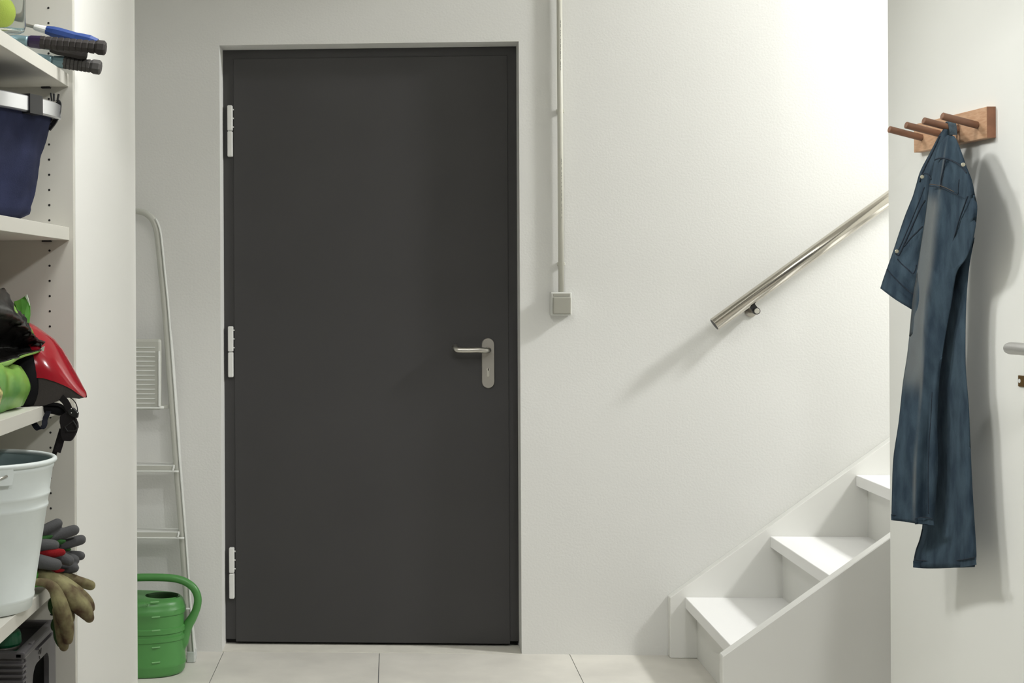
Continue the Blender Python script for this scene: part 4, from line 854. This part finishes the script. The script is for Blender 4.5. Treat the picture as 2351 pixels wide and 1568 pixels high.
# gloves
M_grey = mat('grey_rubber_coating', (80, 80, 81), 0.8, bump=0.25, bscale=400)
M_kgreen = mat('green_knit', (44, 92, 40), 0.95, bump=0.4, bscale=500)
M_kred = mat('red_knit', (140, 8, 18), 0.95, bump=0.4, bscale=500)
M_worn = mat('worn_leather_brown', (76, 54, 36), 0.85, rgb2=(146, 141, 100), vscale=26, bump=0.25, bscale=150, detail=6)
M_lime = mat('lime_green_cuff', (78, 152, 52), 0.85, bump=0.2, bscale=300)
M_dkgreen = mat('dark_green_cloth', (44, 74, 32), 0.9, bump=0.2, bscale=300)
def glove_mesh(name, fingers, m, parent, vox=0.0022):
    fat = 1.16 if m in (M_grey, M_worn) else 1.0
    bm = bmesh.new()
    for pts, rads in fingers: tube(bm, smooth_path(pts, 4), resample_r([q * fat for q in (rads if isinstance(rads, (list, tuple)) else [rads, rads])], (len(pts) - 1) * 4 + 1), 12, round_end=True)
    o = fin(name, bm, m, parent, smooth=True)
    r = o.modifiers.new('join', 'REMESH'); r.mode = 'VOXEL'; r.voxel_size = vox; r.use_smooth_shade = True
    s = o.modifiers.new('soft', 'SMOOTH'); s.factor = 0.5; s.iterations = 4
    return o
def resample_r(r, n):
    if not isinstance(r, (list, tuple)): return [r] * n
    out = []
    for k in range(n):
        t = k / (n - 1) * (len(r) - 1); i = min(int(t), len(r) - 2); out.append(r[i] * (1 - (t - i)) + r[i + 1] * (t - i))
    return out
GG = 'work gloves behind the bucket'
G1 = root('work_glove', [(-0.6891,-2.0800,0.7262)][0], 'grey-coated work glove with green knit back, fingers spread, top of the pile', 'glove', GG)
glove_mesh('rubber_fingers', [
    ([(-0.7362,-2.1000,0.7362),(-0.7238,-2.0800,0.7467),(-0.7099,-2.0800,0.7536),(-0.6977,-2.0800,0.7606)], 0.0085),
    ([(-0.7312,-2.1200,0.7286),(-0.6949,-2.1100,0.7432),(-0.6739,-2.1000,0.7536),(-0.6589,-2.0900,0.7606)], [.010, .0095, .0095, .009]),
    ([(-0.7363,-2.1000,0.7208),(-0.6887,-2.1000,0.7279),(-0.6607,-2.0900,0.7366),(-0.6282,-2.0800,0.7462)], [.010, .010, .010, .0095]),
    ([(-0.7240,-2.0800,0.7106),(-0.6718,-2.0800,0.7143),(-0.6479,-2.0700,0.7169),(-0.6187,-2.0600,0.7240)], [.009, .009, .0095, .009]),
    ([(-0.7262,-2.1400,0.7227),(-0.6921,-2.1400,0.7254),(-0.6719,-2.1350,0.7263),(-0.6569,-2.1300,0.7247)], [.011, .0105, .0105, .0095])], M_grey, G1)
glove_mesh('knit_back', [([(-0.7449,-2.1000,0.7225),(-0.6945,-2.1120,0.7316),(-0.6782,-2.1080,0.7344),(-0.6668,-2.1050,0.7382)], [.010, .009, .007, .003]), ([(-0.7029,-2.0950,0.7201),(-0.6683,-2.0950,0.7229),(-0.6510,-2.0950,0.7255),(-0.6432,-2.0950,0.7272)], [.008, .007, .0055, .003]), ([(-0.6741,-2.0700,0.7056),(-0.6523,-2.0700,0.7066),(-0.6410,-2.0700,0.7058),(-0.6384,-2.0700,0.7066)], [.005, .005, .004, .003])], M_kgreen, G1)
G2 = root('work_glove', [(-0.6893,-2.0800,0.6875)][0], 'grey-coated work glove with red knit back, under the green-backed one', 'glove', GG)
glove_mesh('rubber_fingers', [
    ([(-0.7051,-2.0500,0.6933),(-0.6612,-2.0500,0.6917),(-0.6393,-2.0500,0.6910),(-0.6229,-2.0450,0.6893)], [.009, .009, .0085, .0082]),
    ([(-0.7241,-2.0800,0.6848),(-0.6675,-2.0800,0.6954),(-0.6459,-2.0800,0.6929),(-0.6277,-2.0800,0.6870)], [.010, .0095, .010, .009]),
    ([(-0.7192,-2.1000,0.6850),(-0.6693,-2.1100,0.6931),(-0.6478,-2.1100,0.6966),(-0.6324,-2.1100,0.6916)], [.011, .010, .0105, .0095]),
    ([(-0.7263,-2.1400,0.6991),(-0.6898,-2.1500,0.6986),(-0.6643,-2.1500,0.6937),(-0.6494,-2.1450,0.6903)], [.012, .0125, .0115, .010]),
    ([(-0.7044,-2.0900,0.6747),(-0.6611,-2.0900,0.6732),(-0.6394,-2.0900,0.6716),(-0.6256,-2.0900,0.6734)], [.007, .008, .0085, .0082])], M_grey, G2)
glove_mesh('knit_back', [([(-0.7288,-2.1300,0.7074),(-0.6891,-2.1350,0.7094),(-0.6635,-2.1350,0.7103),(-0.6407,-2.1300,0.7113)], [.007, .008, .0105, .007]), ([(-0.7118,-2.1300,0.6805),(-0.6776,-2.1300,0.6773),(-0.6543,-2.1200,0.6738),(-0.6428,-2.1100,0.6728)], [.004, .005, .005, .003])], M_kred, G2)
G3 = root('garden_glove', [(-0.6801,-2.1200,0.6525)][0], 'worn brown and green garden glove draped over the shelf edge, fingers pointing right', 'glove', GG)
glove_mesh('leather_palm', [
    ([(-0.7143,-2.1200,0.6667),(-0.6753,-2.1400,0.6657),(-0.6498,-2.1400,0.6507),(-0.6202,-2.1400,0.6256),(-0.5974,-2.1400,0.6039),(-0.5875,-2.1350,0.5861)], [.010, .014, .016, .018, .015, .009]),
    ([(-0.6800,-2.1200,0.6635),(-0.6458,-2.1200,0.6501),(-0.6160,-2.1200,0.6300),(-0.5947,-2.1200,0.6149),(-0.5889,-2.1150,0.6003)], [.012, .014, .014, .010, .008]),
    ([(-0.6761,-2.1000,0.6597),(-0.6438,-2.0900,0.6528),(-0.6190,-2.0850,0.6459),(-0.5958,-2.0800,0.6374)], [.010, .012, .0095, .0088])], M_worn, G3)
glove_mesh('green_cuff', [([(-0.7350,-2.1400,0.6671),(-0.7081,-2.1450,0.6699),(-0.6869,-2.1450,0.6683),(-0.6685,-2.1400,0.6641)], [.013, .012, .010, .005])], M_lime, G3)
G4 = root('garden_glove', [(-0.6539,-2.1600,0.6229)][0], 'worn brown and green garden glove hanging straight down from the shelf edge', 'glove', GG)
glove_mesh('leather_palm', [
    ([(-0.6834,-2.1700,0.6615),(-0.6652,-2.1650,0.6589),(-0.6493,-2.1650,0.6473),(-0.6393,-2.1650,0.6240),(-0.6310,-2.1650,0.5974),(-0.6250,-2.1620,0.5734),(-0.6239,-2.1600,0.5496)], [.006, .008, .010, .013, .014, .012, .009]),
    ([(-0.6427,-2.1500,0.6041),(-0.6395,-2.1500,0.5790),(-0.6362,-2.1500,0.5522),(-0.6349,-2.1450,0.5325)], [.012, .012, .0115, .0085]),
    ([(-0.6404,-2.1450,0.6240),(-0.6305,-2.1400,0.6037),(-0.6229,-2.1400,0.5895),(-0.6238,-2.1400,0.5802)], [.010, .009, .008, .006])], M_worn, G4)
glove_mesh('green_back', [([(-0.6557,-2.1300,0.6233),(-0.6608,-2.1300,0.6123),(-0.6592,-2.1300,0.6014),(-0.6524,-2.1300,0.5913)], [.007, .009, .009, .008]), ([(-0.6488,-2.1380,0.6015),(-0.6490,-2.1380,0.5762),(-0.6474,-2.1380,0.5509),(-0.6440,-2.1380,0.5358)], [.009, .009, .010, .007]), ([(-0.6564,-2.1200,0.5772),(-0.6608,-2.1200,0.5678),(-0.6608,-2.1200,0.5610)], [.007, .0065, .005])], M_dkgreen, G4)
glove_mesh('green_cuff', [([(-0.7240,-2.1500,0.6539),(-0.6973,-2.1550,0.6551),(-0.6796,-2.1580,0.6583),(-0.6656,-2.1600,0.6546),(-0.6555,-2.1600,0.6429)], [.007, .0085, .0085, .007, .004])], M_lime, G4)

# grey crate on the lowest shelf in view
M_crate = mat('dark_grey_crate_plastic', (84, 82, 84), 0.45, bump=0.08, bscale=60, var=0.08, vscale=12)
KX0, KX1, KY0, KY1, KZ0, KZ1 = -1.06, -0.690, -2.245, -1.972, 0.2855, 0.545
CT = root('crate', ((KX0 + KX1) / 2, (KY0 + KY1) / 2, KZ0), 'dark grey plastic crate with a grip opening and ribbed corner, half under the gloves', 'crate')
bm = bmesh.new()
def arcpts(y0, y1, zt, zb, r=0.022, n=6):
    o = [(y0, zb)]
    for k in range(n + 1): a = PI - PI / 2 * k / n; o.append((y0 + r * 1.7 + r * 1.7 * math.cos(a), zt - r * 1.5 + r * 1.5 * math.sin(a)))
    for k in range(n + 1): a = PI / 2 - PI / 2 * k / n; o.append((y1 - r + r * math.cos(a), zt - r + r * math.sin(a)))
    o.append((y1, zb)); return o
hole = arcpts(-2.172, -2.035, 0.498, 0.34)
prism(bm, [(KX1, KY0 + 0.02, 0.34), (KX1, KY0 + 0.02, KZ1 - 0.006), (KX1, KY1 - 0.004, KZ1 - 0.006), (KX1, KY1 - 0.004, 0.34)] + [(KX1, y, z) for y, z in reversed(hole)], (-0.010, 0, 0))
add_box(bm, (KX1 - 0.010, KY0 + 0.02, KZ0), (KX1, KY1 - 0.004, 0.34))
fin('side_wall', bm, M_crate, CT)
bm = bmesh.new(); add_box(bm, (KX0, KY0 + 0.002, KZ0), (KX0 + 0.01, KY1, KZ1 - 0.006)); fin('side_wall', bm, M_crate, CT)
bm = bmesh.new(); add_box(bm, (KX0, KY1 - 0.010, KZ0), (KX1 - 0.004, KY1, KZ1 - 0.006)); fin('end_wall', bm, M_crate, CT)
bm = bmesh.new(); add_box(bm, (KX0, KY0 + 0.012, KZ0), (KX1 - 0.02, KY0 + 0.022, KZ1 - 0.006)); fin('end_wall', bm, M_crate, CT)
box('base', (KX0, KY0 + 0.01, KZ0), (KX1 - 0.002, KY1, KZ0 + 0.01), M_crate, CT)
bm = bmesh.new(); w = 0.017; e = 0.004
for (a, b) in (((KX1 - w, KY0, KZ1 - 0.014), (KX1 + e, KY1 + e, KZ1)), ((KX0 - e, KY0, KZ1 - 0.014), (KX0 + w, KY1 + e, KZ1)), ((KX0, KY1 - w, KZ1 - 0.0141), (KX1, KY1 + e, KZ1 - .0002)), ((KX0, KY0, KZ1 - 0.0141), (KX1, KY0 + w, KZ1 - .0002))):
    add_box(bm, a, b, 0.004, 2)
fin('rim', bm, M_crate, CT)
bm = bmesh.new(); add_box(bm, (KX1 - 0.004, KY0 + 0.10, KZ1 - 0.020), (KX1 + 0.0065, KY1 - 0.04, KZ1 - 0.0165)); add_box(bm, (KX1 - 0.004, KY0 + 0.06, KZ1 - 0.004), (KX1 + 0.002, KY0 + 0.085, KZ1 + 0.004), 0.001, 1); fin('rim_rib', bm, M_crate, CT)
M_mk = mat('crate_emblem', (62, 60, 60), 0.5)
bm = bmesh.new(); cy = KY0 + 0.135
tube(bm, [(KX1 + 0.0004, cy - 0.010, 0.512), (KX1 + 0.0004, cy, 0.527), (KX1 + 0.0004, cy + 0.008, 0.520), (KX1 + 0.0004, cy + 0.002, 0.508), (KX1 + 0.0004, cy - 0.010, 0.512)], 0.0012, 6); tube(bm, [(KX1 + .0004, cy - 0.008, 0.506), (KX1 + .0004, cy - 0.002, 0.500)], 0.0012, 6)
fin('emblem', bm, M_mk, CT)
post = bmesh.new(); add_box(post, (KX1 - 0.05, KY0 + 0.004, KZ0), (KX1 - 0.002, KY0 + 0.03, KZ1 - 0.012), 0.006, 2); fin('corner_post', post, M_crate, CT)
for k in range(22):
    z = KZ1 - 0.024 - k * 0.0105
    bm = bmesh.new(); add_box(bm, (KX1 - 0.075, KY0 - 0.001, z - 0.0026), (KX1 + 0.001, KY0 + 0.03, z + 0.0026), 0.0018, 2); fin('corner_rib', bm, M_crate, CT)
M_capg = mat('dark_green_cap', (8, 82, 50), 0.4)
M_btl = mat('dark_green_bottle', (14, 66, 42), 0.3)
bx, by = -0.742, -2.215
BO = root('bottle', (bx, by + 0.02, KZ0 + 0.01), 'bottle with a wide dark green cap standing inside the grey crate', 'bottle')
by += 0.02
bm = bmesh.new(); tube(bm, [(bx, by, 0.548), (bx, by, 0.552), (bx, by, 0.566), (bx, by, 0.573), (bx, by, 0.575)], [0.0345, 0.0362, 0.0355, 0.033, 0.028], 32); fin('cap', bm, M_capg, BO)
bm = bmesh.new(); tube(bm, [(bx, by, 0.541), (bx, by, 0.547)], 0.033, 32); fin('neck_ring', bm, M_steel, BO)
bm = bmesh.new(); tube(bm, [(bx, by, KZ0 + .0105), (bx, by, KZ0 + 0.02), (bx, by, 0.50), (bx, by, 0.53), (bx, by, 0.541)], [0.038, 0.040, 0.040, 0.036, 0.032], 32); fin('body', bm, M_btl, BO, smooth=True)
